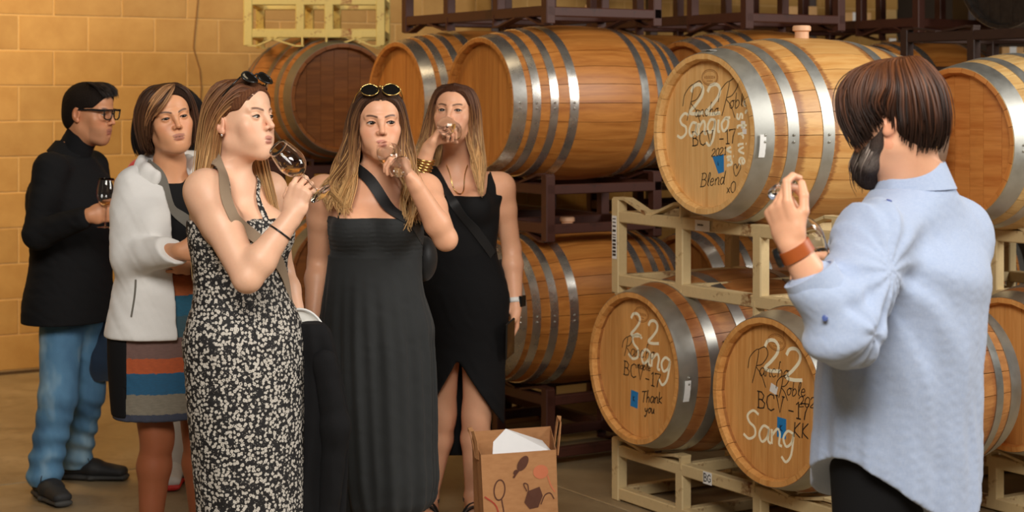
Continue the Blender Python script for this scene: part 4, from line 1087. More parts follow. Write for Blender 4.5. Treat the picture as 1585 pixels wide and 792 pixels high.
# ---------------------------------------------------------------- wine glasses
n = NT('clear_glass'); n.base((.98, .98, .98)).set(Roughness=.0, IOR=1.45); n.b.inputs['Transmission Weight'].default_value = 1.0; M['glass'] = n.m
n = NT('amber_wine'); n.base((.93, .62, .25)).set(Roughness=.0, IOR=1.33); n.b.inputs['Transmission Weight'].default_value = 1.0; M['wine'] = n.m
BOWL = [(.0045, .0), (.016, .006), (.029, .020), (.0365, .040), (.0375, .055), (.034, .082), (.0285, .108)]
def wine_glass(foot, rim, label, fill=.0, group='wine glasses in hand'):
    foot = Vector(foot); rim = Vector(rim); q = Vector((0, 0, 1)).rotation_difference((rim-foot).normalized())
    g = empty('wine_glass', foot); g.rotation_mode = 'QUATERNION'; g.rotation_quaternion = q; tag(g, label, 'wine glass', group)
    h0 = .078
    t = np.linspace(0, 1, len(BOWL)); B = np.array(BOWL); tt = np.linspace(0, 1, 18)
    pr = list(zip(np.interp(tt, *catmull(t, B[:, 0])), np.interp(tt, *catmull(t, B[:, 1]))))
    outer = [(r, z+h0) for r, z in pr]; inner = [(max(r-.0011, .0004), z+h0+.0012) for r, z in pr[::-1]]
    MB().lathe(outer+[(outer[-1][0]-.0006, outer[-1][1]+.0006)]+inner, 32).build('bowl', M['glass'], g, True)
    MB().lathe([(.0003, .0045), (.0046, .006), (.0036, .02), (.0034, .06), (.0045, h0), (.0003, h0+.0005)], 16).build('stem', M['glass'], g, True)
    MB().lathe([(.0003, .0), (.033, .0), (.034, .001), (.033, .002), (.012, .0038), (.0046, .006), (.0003, .0062)], 32).build('foot', M['glass'], g, True, 50)
    if fill:
        bm = bmesh.new(); m = MB().lathe([(.0003, h0+.002)]+[(max(r-.0016, .0003), z+h0+.0016) for r, z in pr], 32)
        vs_ = [bm.verts.new(v) for v in m.v]; bm.verts.ensure_lookup_table()
        for f in m.f: bm.faces.new([vs_[i] for i in f])
        up = q.inverted() @ Vector((0, 0, 1)); lowest = min((Vector(v.co).dot(up) for v in bm.verts))
        co = up*(lowest+fill)
        bmesh.ops.bisect_plane(bm, geom=bm.verts[:]+bm.edges[:]+bm.faces[:], plane_co=co, plane_no=up, clear_outer=True)
        bmesh.ops.holes_fill(bm, edges=[e for e in bm.edges if e.is_boundary], sides=0)
        bmesh.ops.recalc_face_normals(bm, faces=bm.faces[:])
        me = bpy.data.meshes.new('wine'); bm.to_mesh(me); bm.free(); me.materials.append(M['wine']); me.polygons.foreach_set('use_smooth', [True]*len(me.polygons)); me.update(); me.set_sharp_from_angle(angle=.6)
        link('wine', me, g)
    return g
def offs(v): return Prim(lambda x, y, z: np.zeros(np.broadcast(x, y, z).shape)-v, [-1e3]*3, [1e3]*3, 0, 'n')
def row(px, py, Y, a, b, yaw): p = Wp(px, py, Y); return (p.z, p.x, p.y, a, b, yaw)
def A3(v): return np.array(v, float)
def fwd(yaw): return np.array((math.sin(math.radians(yaw)), -math.cos(math.radians(yaw)), 0.))
def lft(yaw): return np.array((math.cos(math.radians(yaw)), math.sin(math.radians(yaw)), 0.))
def bust(c, yaw, r=.058, fw=.070, sd=.066): return [ellip(A3(c)+fwd(yaw)*fw+lft(yaw)*s*sd, (r, r*1.0, r*1.05), rotm(yaw), .035) for s in (-1, 1)]
def neck_op(H, neck, r1=.047, r2=.052): return capsule(H.w(0, .018, -.055), A3(neck)+np.array((0, 0, -.02)), r1, r2, .03)
def box(c, r): c = A3(c); return (c-r, c+r)
def sunglasses(pers, H, frame, lens, z=.098, y=-.062, tilt=50):
    sg = empty('sunglasses', H.w(0, y, z)); S = H.s
    Rl = H.R @ np.array(Matrix.Rotation(math.radians(-tilt), 3, 'X'))
    sg.location = Vector(H.w(0, y, z)) - Vector(pers.root.location); sg.parent = pers.root
    sg.rotation_euler = Matrix(Rl.tolist()).to_euler()
    for sx in (-1, 1):
        m = MB(); n = 24; ring = []
        for i in range(n):
            a = 2*math.pi*i/n; ring.append((math.cos(a)*.027*(1+.06*math.cos(2*a)), math.sin(a)*.021*(1-.1*math.sin(a))))
        pts = [Vector((sx*.034+p[0], -.02+.0045*abs(p[0])/.027+.10*(sx*.034+p[0])**2*20*.3, p[1])) for p in ring]
        m.tube(pts+[pts[0]], .0016 if frame == 'gold' else .0028, 6, False); m.build('frame', M[frame], sg, True)
        v = [tuple(p) for p in pts]+[(sx*.034, -.0225, 0)]
        link('lens', mesh_of('lens', v+[(a, b+.0012, c) for a, b, c in v], [(i, (i+1) % n, n) for i in range(n)]+[((i+1) % n+n+1, i+n+1, 2*n+1) for i in range(n)], M[lens], True), sg)
        MB().tube([(sx*.062, -.010, .006), (sx*.074, .03, .005), (sx*.082, .085, .0), (sx*.080, .12, -.012)], .0022, 6).build('temple', M[frame], sg, True)
    MB().tube([(-.009, -.021, .006), (0, -.023, .009), (.009, -.021, .006)], .0022, 6).build('bridge', M[frame], sg, True)
    return sg
def ring_mesh(c, axis, r, tube, n=36, flat=None):
    axis = Vector(axis).normalized(); u = axis.orthogonal().normalized(); v = axis.cross(u); m = MB()
    pts = [Vector(c)+(u*math.cos(2*math.pi*i/n)+v*math.sin(2*math.pi*i/n))*r for i in range(n+1)]
    if flat: m.ribbon(pts, flat, [(p-Vector(c)) for p in pts], tube)
    else: m.tube(pts, tube, 8, False)
    return m

# ================================================================ D: woman in the floral dress
YD = 4.80
D = Person('woman in a black and white floral dress sipping wine, sunglasses pushed up', (Wp(385, 400, YD).x, YD, 0))
H = Head(Wp(373, 191, YD-.01), 60, -7, 2, .985)
neck = A3(Wp(357, 278, YD+.0)); pel = A3(Wp(379, 528, YD)); yh, yc = 42, 48
rows = torso_rows(pel, neck, yh, yc, 1.0, 'f', .98, 1.0); chest = A3(Wp(366, 360, YD))
tor = [loft(rows, .02)]+bust(chest, yc, .060, .072)
SR, ER, WR = A3(Wp(319, 296, 4.69)), A3(Wp(383, 430, 4.56)), A3(Wp(453, 333, 4.60))
SL, EL, WL = A3(Wp(414, 296, 4.94)), A3(Wp(436, 420, 5.02)), A3(Wp(466, 520, 4.93))
hd, tips = hand_ops(WR, A3((.28, .05, .9)), A3((.30, .92, 0)), 1, .93, ((42, 55, 30), (50, 58, 32), (58, 60, 35), (64, 62, 38)), 5, ((.5, .65, .4), (.6, .3, .8), (.3, .0, .9)))
hl, _ = hand_ops(WL, A3((-.05, -.15, -1)), A3((-.8, -.5, 0)), -1, .92, ((25, 35, 20),)*4, 5)
hipR, hipL = pel+A3((0, 0, -.06))-lft(yh)*.085, pel+A3((0, 0, -.06))+lft(yh)*.085
def floorz(x, y): return A3((x, y, .06))
f = fwd(yh); aR = floorz(*(hipR+f*-.02)[:2]); aL = floorz(*(hipL+f*.06)[:2])
legs = leg_ops(hipR, (hipR+aR)/2+f*.02, aR+A3((0, 0, .03)), aR+f*.17-A3((0, 0, .04)))+leg_ops(hipL, (hipL+aL)/2+f*.02, aL+A3((0, 0, .03)), aL+f*.17-A3((0, 0, .04)))
D.body = head_ops(H, eyes=.36, purse=.7)+[neck_op(H, neck, .046, .05)]+tor+arm_ops(SR, ER, WR, .98, .010)+arm_ops(SL, EL, WL, .95, .003)+[capsule(neck+A3((0, 0, -.03)), SR, .04, .045, .05), capsule(neck+A3((0, 0, -.03)), SL, .04, .045, .05)]+hd+hl+legs
D.finish(H, SK['fair'], [(*box(A3(Wp(470, 290, 4.62)), .11), .0022), (*box(WL+A3((0, 0, -.08)), .1), .003)], lips=(.50, .17, .14), brow=(.12, .065, .035), purse=.7)
lashes(H, D, .36); eye_meshes(H, D.root, (18, -14), (.09, .07, .05))
def dfold(th, z):
    k = np.clip((.85-z)/.6, 0, 1); return 1+.018*k*np.sin(th*7+z*2)+.010*k*np.sin(th*15+1.3+z*3)
skirt = loft([row(386, 1045, YD, .160, .135, 42), row(389, 900, YD, .156, .130, 42), row(388, 792, YD, .156, .128, 42), row(385, 700, YD, .166, .132, 42), row(381, 610, YD, .176, .134, 42), row(379, 545, YD, .178, .130, 42), row(377, 490, YD, .160, .116, 43), row(371, 430, YD, .128, .098, 46)], .03, fold=dfold)
top = H.p[2]
drs = [*tor, offs(.007), below(float(Wp(0, 336, YD).z)+.0, .006), half(A3(Wp(300, 352, YD)), (-.42, .55, .85)), skirt, wrinkle(.0022, 26, (.3, .2, 1), 4), wrinkle(.003, 11, (1, .4, .6), 9)]
dro = D.part('dress', drs, .0055, M['floral'])
sops = tor+arm_ops(SR, ER, WR, .98, .006)[:1]+[capsule(neck+A3((0, 0, -.03)), SR, .04, .045, .05), capsule(neck+A3((0, 0, -.03)), SL, .04, .045, .05), neck_op(H, neck)]
band(D, 'dress_strap', [Wp(333, 262, 4.80), Wp(349, 285, 4.68), Wp(366, 318, 4.62), Wp(380, 352, 4.62)], .016, M['floral'], sops, .005)
band(D, 'dress_strap', [Wp(385, 258, 4.92), Wp(402, 285, 4.80), Wp(413, 315, 4.74), Wp(420, 350, 4.71)], .016, M['floral'], sops, .005)
# back seam of the neckline
strands('hair', D, H, [
 [(-.048, -.073, .058), (-.064, -.048, .058), (-.078, -.012, .040), (-.083, 0.022, .005), (-.086, 0.052, -.06), (-.094, 0.073, -.17), (-.10, 0.090, -.30)],
 [(-.01, -.082, .086), (-.052, -.050, .098), (-.079, -.002, .052), (-.083, 0.038, -.02), (-.088, 0.060, -.11), (-.098, 0.086, -.23), (-.10, 0.099, -.38)],
 [(0, -.045, .120), (-.060, -.018, .108), (-.086, 0.030, .05), (-.088, 0.058, -.02), (-.088, 0.082, -.13), (-.095, 0.101, -.26), (-.094, 0.112, -.46)],
 [(0, -.02, .126), (-.045, 0.045, .115), (-.062, 0.079, .05), (-.062, 0.093, -.03), (-.066, 0.103, -.14), (-.072, 0.120, -.27), (-.068, 0.129, -.52)],
 [(0, 0.000, .127), (0, 0.060, .115), (0, 0.096, .05), (0, 0.101, -.03), (0, 0.110, -.14), (-.01, 0.120, -.28), (-.01, 0.129, -.48)],
 [(0, -.02, .127), (.05, 0.045, .115), (.064, 0.079, .05), (.07, 0.086, -.03), (.072, 0.095, -.14), (.07, 0.112, -.26), (.06, 0.120, -.42)],
 [(0, -.045, .122), (.06, -.018, .108), (.084, 0.025, .05), (.086, 0.030, -.04), (.085, 0.020, -.13), (.09, 0.000, -.23), (.09, -.02, -.33)],
 [(.01, -.082, .086), (.05, -.056, .095), (.078, -.010, .045), (.082, 0.000, -.05), (.08, -.012, -.13), (.082, -.03, -.22), (.085, -.04, -.31)]],
 1800, .0019, [srgb(92, 55, 36), srgb(118, 76, 48), srgb(150, 106, 66), srgb(186, 142, 92), srgb(212, 172, 118)], (.010, 18), .012, seed=4, clump=.55, lockn=4)
hair_cap(D, H, srgb(104, 62, 40), srgb(140, 92, 58), .006, .070, 'hair_roots')
sunglasses(D, H, 'black_plastic', 'dark_lens', .112, -.058, 38)
m = MB().sphere(H.w(-.079, .008, -.034), .0042); D.mb('earring', m, M['silver'])
D.mb('hair_tie', ring_mesh(WR*.72+ER*.28, WR-ER, .0335, .0028), M['black_plastic'])
wine_glass(Wp(497, 300, 4.60), Wp(430, 228, 4.66), 'wine glass of amber wine tipped to the lips of the woman in floral', .022)
# her shoulder bag with the taupe strap, the black jacket hung over it
n = NT('bag_pale'); f_ = n.noise(60, None, 3); n.base(n.mix(f_, srgb(206, 204, 196), srgb(226, 224, 218))).set(Roughness=.5); M['bag_pale'] = n.m
bg = empty('shoulder_bag', Wp(480, 560, 4.88)); tag(bg, 'pale grey rounded shoulder bag with a taupe strap at the hip of the floral dress', 'bag')
bc = A3(Wp(462, 545, 4.92)); Rb = rotm(12)
sdf_obj('bag_body', [ellip(bc, (.085, .026, .125), Rb, .01), ellip(bc+A3((0, 0, -.05)), (.088, .030, .10), Rb, .03)], .005, M['bag_pale'], bg)
pts = [Vector(bc + Rb @ np.array((.086*math.cos(a), -.014, .126*math.sin(a)))) for a in np.linspace(.15, math.pi-.15, 20)]
rebase(MB().tube(pts, .004, 6).build('piping', M['sticker'], None, True), bg)
band(D, 'strap', [Wp(352, 254, 4.86), Wp(343, 262, 4.70), Wp(358, 280, 4.60), Wp(381, 306, 4.54), Wp(403, 331, 4.52), Wp(423, 355, 4.54), Wp(440, 390, 4.70), Wp(455, 440, 4.82), Wp(464, 490, 4.88)], .034, M['strap_taupe'], sops, .013, 40, .002, bg)
jk = empty('draped_jacket', Wp(495, 650, 4.86)); tag(jk, 'black jacket hanging folded over the bag beside the floral dress', 'jacket')
jf = lambda th, z: 1+.07*np.sin(th*3+z*5)+.05*np.sin(th*7-z*4)
sdf_obj('jacket_body', [loft([row(485, 985, 4.90, .075, .045, 20), row(488, 860, 4.88, .075, .05, 20), row(492, 760, 4.88, .078, .05, 20), row(497, 690, 4.88, .072, .055, 20), row(499, 630, 4.88, .068, .055, 20), row(492, 570, 4.88, .062, .055, 20), row(486, 525, 4.87, .056, .06, 20), row(483, 507, 4.87, .048, .055, 20), row(481, 499, 4.87, .038, .045, 20)], .01, fold=jf), wrinkle(.003, 16, (1, .3, .6), 3)], .0055, M['black_cloth'], jk)
sdf_obj('sleeve', [capsule(Wp(503, 560, 4.82), Wp(520, 660, 4.83), .035, .038, .03), capsule(Wp(520, 660, 4.83), Wp(508, 800, 4.85), .038, .03, .03), wrinkle(.004, 18, (.4, .3, 1), 8)], .006, M['black_cloth'], jk)

# ================================================================ E: woman in the charcoal dress
YE = 5.50
E_ = Person('woman in a charcoal strapless midi dress drinking wine, gold rimmed sunglasses on her head', (Wp(590, 400, YE).x, YE, 0))
H = Head(Wp(586, 196, YE-.02), 10, -3, -1, .99)
neck = A3(Wp(580, 280, YE+.02)); pel = A3(Wp(586, 510, YE)); yh, yc = 4, 4
rows = torso_rows(pel, neck, yh, yc, 1.0, 'f', .98, 1.0); chest = A3(Wp(578, 352, YE))
tor = [loft(rows, .02)]+bust(chest, yc, .060, .070)
SR, ER, WR = A3(Wp(501, 298, 5.54)), A3(Wp(493, 405, 5.62)), A3(Wp(484, 500, 5.52))
SL, EL, WL = A3(Wp(657, 296, 5.52)), A3(Wp(690, 370, 5.31)), A3(Wp(641, 283, 5.24))
hd, tips = hand_ops(WL, A3((-.45, .05, .80)), A3((-.80, .05, -.45)), -1, .90, ((38, 62, 34), (50, 62, 36), (58, 62, 38), (64, 60, 38)), 5, ((.6, .6, .3), (.5, .3, .7), (.3, .0, .9)))
hr, _ = hand_ops(WR, A3((.02, -.1, -1)), A3((.9, .1, 0)), 1, .9, ((20, 30, 20),)*4, 5)
hipR, hipL = pel+A3((0, 0, -.06))-lft(yh)*.085, pel+A3((0, 0, -.06))+lft(yh)*.085; f = fwd(yh)
aR = floorz(*hipR[:2]); aL = floorz(*(hipL+f*.04)[:2])
legs = leg_ops(hipR, (hipR+aR)/2+f*.02, aR+A3((0, 0, .03)), aR+f*.17-A3((0, 0, .04)))+leg_ops(hipL, (hipL+aL)/2+f*.02, aL+A3((0, 0, .03)), aL+f*.17-A3((0, 0, .04)))
E_.body = head_ops(H, eyes=.5, purse=.5)+[neck_op(H, neck, .046, .05)]+tor+arm_ops(SR, ER, WR, .96, .004)+arm_ops(SL, EL, WL, .96, .004)+[capsule(neck+A3((0, 0, -.03)), SR, .04, .046, .05), capsule(neck+A3((0, 0, -.03)), SL, .04, .046, .05)]+hd+hr+legs
E_.finish(H, SK['pink'], [(*box(A3(Wp(622, 255, 5.22)), .11), .0022)], lips=(.50, .14, .12), brow=(.05, .028, .018), purse=.5)
lashes(H, E_, .5); eye_meshes(H, E_.root, (16, 2), (.05, .03, .018))
def efold(th, z):
    k = np.clip((1.05-z)/.25, 0, 1); b = np.clip((.36-z)/.10, 0, 1)
    return 1+.030*k*np.sin(th*9+.8*np.sin(z*4))+.030*k*np.sin(th*23+z*1.5+np.sin(th*3))+.035*b*np.sin(th*17)
skirt = loft([row(592, 790, YE, .135, .12, 4), row(592, 778, YE, .158, .14, 4), row(591, 755, YE, .172, .15, 4), row(588, 690, YE, .178, .155, 4), row(585, 600, YE, .183, .155, 4), row(583, 540, YE, .182, .150, 4), row(580, 480, YE, .170, .136, 4), row(578, 425, YE, .152, .118, 4), row(578, 396, YE, .142, .104, 4)], .02, fold=efold)
shir = Prim(lambda x, y, z: -.0013*np.sin(z*2*np.pi/.014+.6*np.sin(x*90+y*50))*((z > float(Wp(0, 398, YE).z)) & (z < float(Wp(0, 336, YE).z)))+0*x+0*y, [-1e3]*3, [1e3]*3, 0, 'n')
E_.part('dress', [*tor, offs(.006), below(float(Wp(0, 334, YE).z), .004), shir, skirt, wrinkle(.002, 20, (.2, .2, .3), 2)], .005, M['charcoal'])
sops = tor+[capsule(neck+A3((0, 0, -.03)), SR, .04, .046, .05), capsule(neck+A3((0, 0, -.03)), SL, .04, .046, .05), neck_op(H, neck)]
band(E_, 'dress_strap', [Wp(519, 266, 5.56), Wp(517, 285, 5.46), Wp(518, 335, 5.38)], .005, M['black_cloth'], sops, .004)
band(E_, 'dress_strap', [Wp(634, 266, 5.56), Wp(637, 285, 5.46), Wp(637, 335, 5.38)], .005, M['black_cloth'], sops, .004)
cb_ = empty('crossbody_bag', Wp(655, 420, 5.62)); tag(cb_, 'black crossbody bag at the side of the woman in the charcoal dress', 'bag')
band(E_, 'strap', [Wp(540, 262, 5.60), Wp(556, 256, 5.52), Wp(568, 270, 5.44), Wp(590, 297, 5.39), Wp(612, 322, 5.37), Wp(636, 345, 5.40), Wp(655, 372, 5.50)], .036, M['strap_black'], sops, .006, 30, .002, cb_)
sdf_obj('bag_body', [ellip(Wp(656, 400, 5.60), (.045, .075, .075), None, .01)], .006, M['strap_black'], cb_)
LW, LL = .0085, [srgb(52, 32, 22), srgb(70, 44, 29), srgb(96, 64, 40), srgb(146, 102, 62), srgb(196, 150, 94), srgb(216, 174, 116)]
strands('hair', E_, H, [
 [(-.004, -.086, .082), (-.046, -.068, .082), (-.072, -.050, .025), (-.078, -.036, -.06), (-.095, -.045, -.14), (-.112, -.062, -.22), (-.098, -.085, -.29)],
 [(-.002, -.055, .116), (-.060, -.035, .098), (-.084, -.018, .035), (-.098, -.012, -.06), (-.135, -.015, -.14), (-.155, -.02, -.20), (-.14, -.045, -.28)],
 [(-.002, -.02, .125), (-.062, .02, .105), (-.088, .035, .035), (-.102, .04, -.05), (-.14, .04, -.13), (-.165, .04, -.19), (-.15, .03, -.25)],
 [(0, .01, .127), (-.04, .075, .105), (-.055, .105, .035), (-.06, .112, -.05), (-.07, .118, -.14), (-.08, .12, -.24), (-.08, .12, -.34)],
 [(0, .01, .127), (.04, .075, .105), (.055, .105, .035), (.06, .112, -.05), (.07, .118, -.14), (.08, .12, -.24), (.08, .12, -.34)],
 [(.002, -.02, .125), (.062, .02, .105), (.088, .035, .035), (.098, .04, -.05), (.112, .03, -.13), (.12, .01, -.21), (.115, -.02, -.27)],
 [(.002, -.055, .116), (.060, -.035, .098), (.082, -.018, .035), (.090, -.012, -.06), (.100, -.035, -.15), (.105, -.07, -.23), (.09, -.085, -.33)],
 [(.004, -.086, .082), (.046, -.068, .082), (.070, -.050, .025), (.076, -.036, -.06), (.078, -.055, -.15), (.085, -.092, -.24), (.07, -.10, -.345)]],
 2000, .0019, LL, (.022, 32), .012, seed=11, clump=.75, lockn=4)
hair_cap(E_, H, srgb(58, 36, 24), srgb(96, 62, 40), .006, .070, 'hair_roots')
sunglasses(E_, H, 'gold', 'dark_lens', .108, -.070, 28)
for sx in (-1,): E_.mb('earring', ring_mesh(H.w(sx*.079, .004, -.044), H.R @ np.array((1, 0, 0)), .011, .0016), M['gold'])
wine_glass(Wp(620, 258, 5.19), Wp(594, 229, 5.372), 'wine glass at the lips of the woman in charcoal, its round foot facing out', .020)

# ================================================================ F: woman in black at the back
YF = 6.40
F_ = Person('woman in a black tank top and slit skirt drinking wine behind the others, gold bangles', (Wp(705, 400, YF).x, YF, 0))
H = Head(Wp(703, 180, YF-.02), -10, -10, 1, .98)
neck = A3(Wp(708, 262, YF+.02)); pel = A3(Wp(715, 455, YF)); yh, yc = -4, -6
rows = torso_rows(pel, neck, yh, yc, 1.0, 'f', .98, 1.0); chest = A3(Wp(711, 318, YF))
tor = [loft(rows, .02)]+bust(chest, yc, .058, .070)
SR, ER, WR = A3(Wp(645, 286, 6.40)), A3(Wp(630, 322, 6.20)), A3(Wp(664, 228, 6.18))
SL, EL, WL = A3(Wp(774, 290, 6.45)), A3(Wp(792, 385, 6.48)), A3(Wp(798, 474, 6.42))
hd, tips = hand_ops(WR, A3((.5, .0, .8)), A3((.8, -.05, -.5)), 1, .92, ((40, 60, 34), (48, 62, 36), (56, 62, 38), (62, 60, 38)), 6, ((.5, .6, .5), (.5, .2, .8), (.4, -.1, .9)))
hl, tl = hand_ops(WL, A3((-.08, -.06, -1)), A3((-.85, -.35, .05)), -1, .92, ((25, 40, 25), (28, 42, 25), (30, 42, 25), (32, 42, 25)), 4, ((.75, .5, .35), (.85, .1, .35), (.9, 0, .4)))
hipR, hipL = pel+A3((0, 0, -.06))-lft(yh)*.085, pel+A3((0, 0, -.06))+lft(yh)*.085; f = fwd(yh)
kR, aR = A3(Wp(684, 640, 6.42)), A3(Wp(664, 772, 6.44)); kL, aL = A3(Wp(738, 640, 6.39)), A3(Wp(733, 770, 6.40))
tR, tL = A3(Wp(655, 806, 6.27)), A3(Wp(736, 812, 6.22))
legs = leg_ops(hipR, kR, aR, tR)+leg_ops(hipL, kL, aL, tL)
F_.body = head_ops(H, eyes=.42, purse=.4)+[neck_op(H, neck, .046, .05)]+tor+arm_ops(SR, ER, WR, .96, .002)+arm_ops(SL, EL, WL, .98, .002)+[capsule(neck+A3((0, 0, -.03)), SR, .04, .046, .05), capsule(neck+A3((0, 0, -.03)), SL, .04, .046, .05)]+hd+hl+legs
F_.finish(H, SK['pink'], [(*box(A3(Wp(680, 215, 6.2)), .11), .0024), (*box(WL+A3((0, 0, -.08)), .11), .0024)], lips=(.48, .14, .12), brow=(.08, .045, .025))
lashes(H, F_, .42); eye_meshes(H, F_.root, (8, -8), (.06, .04, .025))
zt = float(Wp(0, 301, YF).z)
def tank_cut(x, y, z):   # straps at both sides, square neck in front
    q = (x-float(chest[0]))*math.cos(math.radians(yc))+(y-float(chest[1]))*math.sin(math.radians(yc))
    strap = np.abs(np.abs(q-.01)-.112)-.017
    return np.minimum(z-zt, np.maximum(strap, z-1.5))
sh2 = [capsule(neck+A3((0, 0, -.03)), SR, .04, .046, .05), capsule(neck+A3((0, 0, -.03)), SL, .04, .046, .05)]
F_.part('tank_top', [*tor, *sh2, offs(.006), func(tank_cut, 'i', .003), above(float(Wp(0, 420, YF).z))], .005, M['black_knit'])
def ffold(th, z): k = np.clip((.95-z)/.5, 0, 1); return 1+.014*k*np.sin(th*5+z*3)
sk = loft([row(716, 712, YF, .150, .118, -4), row(716, 660, YF, .154, .120, -4), row(716, 560, YF, .160, .122, -4), row(716, 500, YF, .172, .124, -4), row(715, 450, YF, .176, .120, -4), row(713, 395, YF, .138, .096, -5), row(712, 380, YF, .134, .094, -5)], .02, fold=ffold)
p0 = Wp(706, 560, 6.3)
def slit(x, y, z):        # the wrap opens in front: an inverted V widening to the left and down
    dz = p0.z-z; front = y-(YF+.075)
    lx = p0.x-.55*dz; rx = p0.x+.012+dz*.66
    return np.maximum(np.maximum(np.maximum(lx-x, x-rx), z-p0.z), front)
F_.part('wrap_skirt', [sk, func(slit, 's', .004), wrinkle(.003, 18, (.8, .2, .8), 5)], .0055, M['black_cloth'])
sops = tor+sh2+[neck_op(H, neck)]
cb2 = empty('crossbody_bag', Wp(760, 430, 6.5)); tag(cb2, 'black crossbody bag and strap worn by the woman at the back', 'bag')
band(F_, 'strap', [Wp(660, 262, 6.45), Wp(675, 266, 6.36), Wp(690, 295, 6.30), Wp(712, 330, 6.27), Wp(735, 355, 6.27), Wp(765, 395, 6.34)], .034, M['strap_black'], sops, .012, 28, .002, cb2)
sdf_obj('bag_body', [ellip(Wp(775, 425, 6.50), (.035, .07, .06), None, .01)], .006, M['strap_black'], cb2)
strands('hair', F_, H, [
 [(.004, -.086, .082), (-.044, -.066, .085), (-.070, -.046, .025), (-.076, -.03, -.06), (-.085, -.03, -.14), (-.10, -.05, -.22), (-.10, -.07, -.28)],
 [(.004, -.055, .116), (-.060, -.035, .100), (-.086, -.015, .035), (-.102, -.01, -.05), (-.12, -.01, -.13), (-.13, -.02, -.20), (-.125, -.035, -.27)],
 [(0, -.02, .125), (-.062, .02, .105), (-.088, .035, .035), (-.105, .04, -.05), (-.12, .04, -.13), (-.13, .04, -.20), (-.13, .03, -.26)],
 [(0, .01, .127), (-.04, .075, .105), (-.055, .105, .035), (-.06, .112, -.05), (-.07, .118, -.14), (-.08, .12, -.22), (-.08, .12, -.30)],
 [(0, .01, .127), (.04, .075, .105), (.055, .105, .035), (.06, .112, -.05), (.07, .118, -.14), (.08, .12, -.22), (.08, .12, -.30)],
 [(0, -.02, .125), (.062, .02, .105), (.086, .035, .035), (.094, .04, -.05), (.105, .03, -.13), (.12, .01, -.20), (.125, -.02, -.27)],
 [(.004, -.055, .116), (.060, -.035, .100), (.083, -.015, .035), (.088, -.0, -.05), (.105, -.02, -.13), (.13, -.05, -.21), (.145, -.075, -.315)],
 [(.006, -.086, .082), (.046, -.066, .085), (.072, -.040, .025), (.078, -.01, -.05), (.085, -.02, -.13), (.105, -.055, -.21), (.13, -.085, -.30)]],
 1800, .0019, [srgb(66, 38, 26), srgb(88, 54, 36), srgb(112, 72, 46), srgb(156, 110, 68), srgb(206, 162, 108), srgb(222, 180, 128)], (.018, 30), .012, seed=21, clump=.75, lockn=4)
hair_cap(F_, H, srgb(70, 40, 26), srgb(108, 66, 42), .006, .070, 'hair_roots')
F_.mb('earring', ring_mesh(H.w(.082, .004, -.055), H.R @ np.array((1, .3, 0)), .018, .0016), M['silver'])
for i in range(5):
    t = .20+.042*i; F_.mb('bangle', ring_mesh(WR*(1-t)+ER*t, (WR-ER)+A3((.02*i-.03, 0, .02)), .036, .0034), M['gold'])
band(F_, 'necklace', [Wp(690, 255, 6.36), Wp(698, 275, 6.30), Wp(706, 285, 6.28), Wp(716, 275, 6.29), Wp(726, 255, 6.36)], .0032, M['gold'], sops, .003, 26, .002)
wt = empty('smart_watch'); wt.parent = F_.root; wt.location = -Vector(F_.root.location); wa = WL*.90+EL*.10
o = ring_mesh(wa, WL-EL, .0295, .002, 32, .018).build('watch_strap', M['sticker'], wt, True)
m = MB(); m.box((0, 0, 0), (.012, .036, .040)); o = m.build('watch_case', M['black_plastic'], wt); o.location = Vector(wa)+Vector((.027, -.012, 0)); o.rotation_euler = (0, 0, -.45)
wine_glass(Wp(691, 195, 6.10), Wp(703, 206, 6.285), 'wine glass seen end on, at the mouth of the woman with gold bangles', .016)
ph = empty('phone', (0, 0, 0)); pc_ = Wp(789, 524, 6.33); ph.location = pc_; ph.rotation_euler = (math.radians(8), math.radians(-14), math.radians(64)); tag(ph, 'dark phone held in the lowered hand of the woman in black', 'phone')
link('case', bevel_box_mesh('case', .070, .008, .145, .003, M['black_plastic']), ph); link('screen', bevel_box_mesh('screen', .064, .001, .138, .0003, M['dark_lens']), ph, (0, -.0046, 0))
for fx, ak, tk in ((0, aR, tR), (1, aL, tL)):
    dv = nv((tk-ak)*A3((1, 1, 0))); sv = np.cross(dv, (0, 0, 1)); sh = empty('sandal', (0, 0, 0)); sh.parent = F_.root; sh.location = -Vector(F_.root.location)
    g = A3((ak[0], ak[1], 0)); tz = A3((tk[0], tk[1], 0))
    sp_ = [ecap(g-dv*.05+A3((0, 0, .012)), g+dv*.16+A3((0, 0, .012)), .030, .012, .042, .012, sv, .01), ecap(g+dv*.16+A3((0, 0, .012)), tz+dv*.03+A3((0, 0, .012)), .042, .012, .03, .012, sv, .01)]
    ob = sdf_obj('sole', sp_, .005, M['shoe_sole'], None); ob.parent = sh
    m = MB(); c0 = (ak*.35+tk*.65)
    for off_, rr in ((.0, .046), (.035, .042)):
        pts = [Vector(c0-dv*off_+sv*rr*math.cos(a)+A3((0, 0, -.03+.062*math.sin(a)))) for a in np.linspace(-.3, math.pi+.3, 16)]
        m.ribbon(pts, .026, [p-Vector(c0) for p in pts], .003)
    pts = [Vector(ak+sv*.038*math.cos(a)+dv*.038*math.sin(a)+A3((0, 0, -.005))) for a in np.linspace(0, 2*math.pi, 20)]
    m.ribbon(pts, .014, [p-Vector(ak) for p in pts], .003)
    m.build('sandal_strap', M['strap_black'], sh, True, 40)
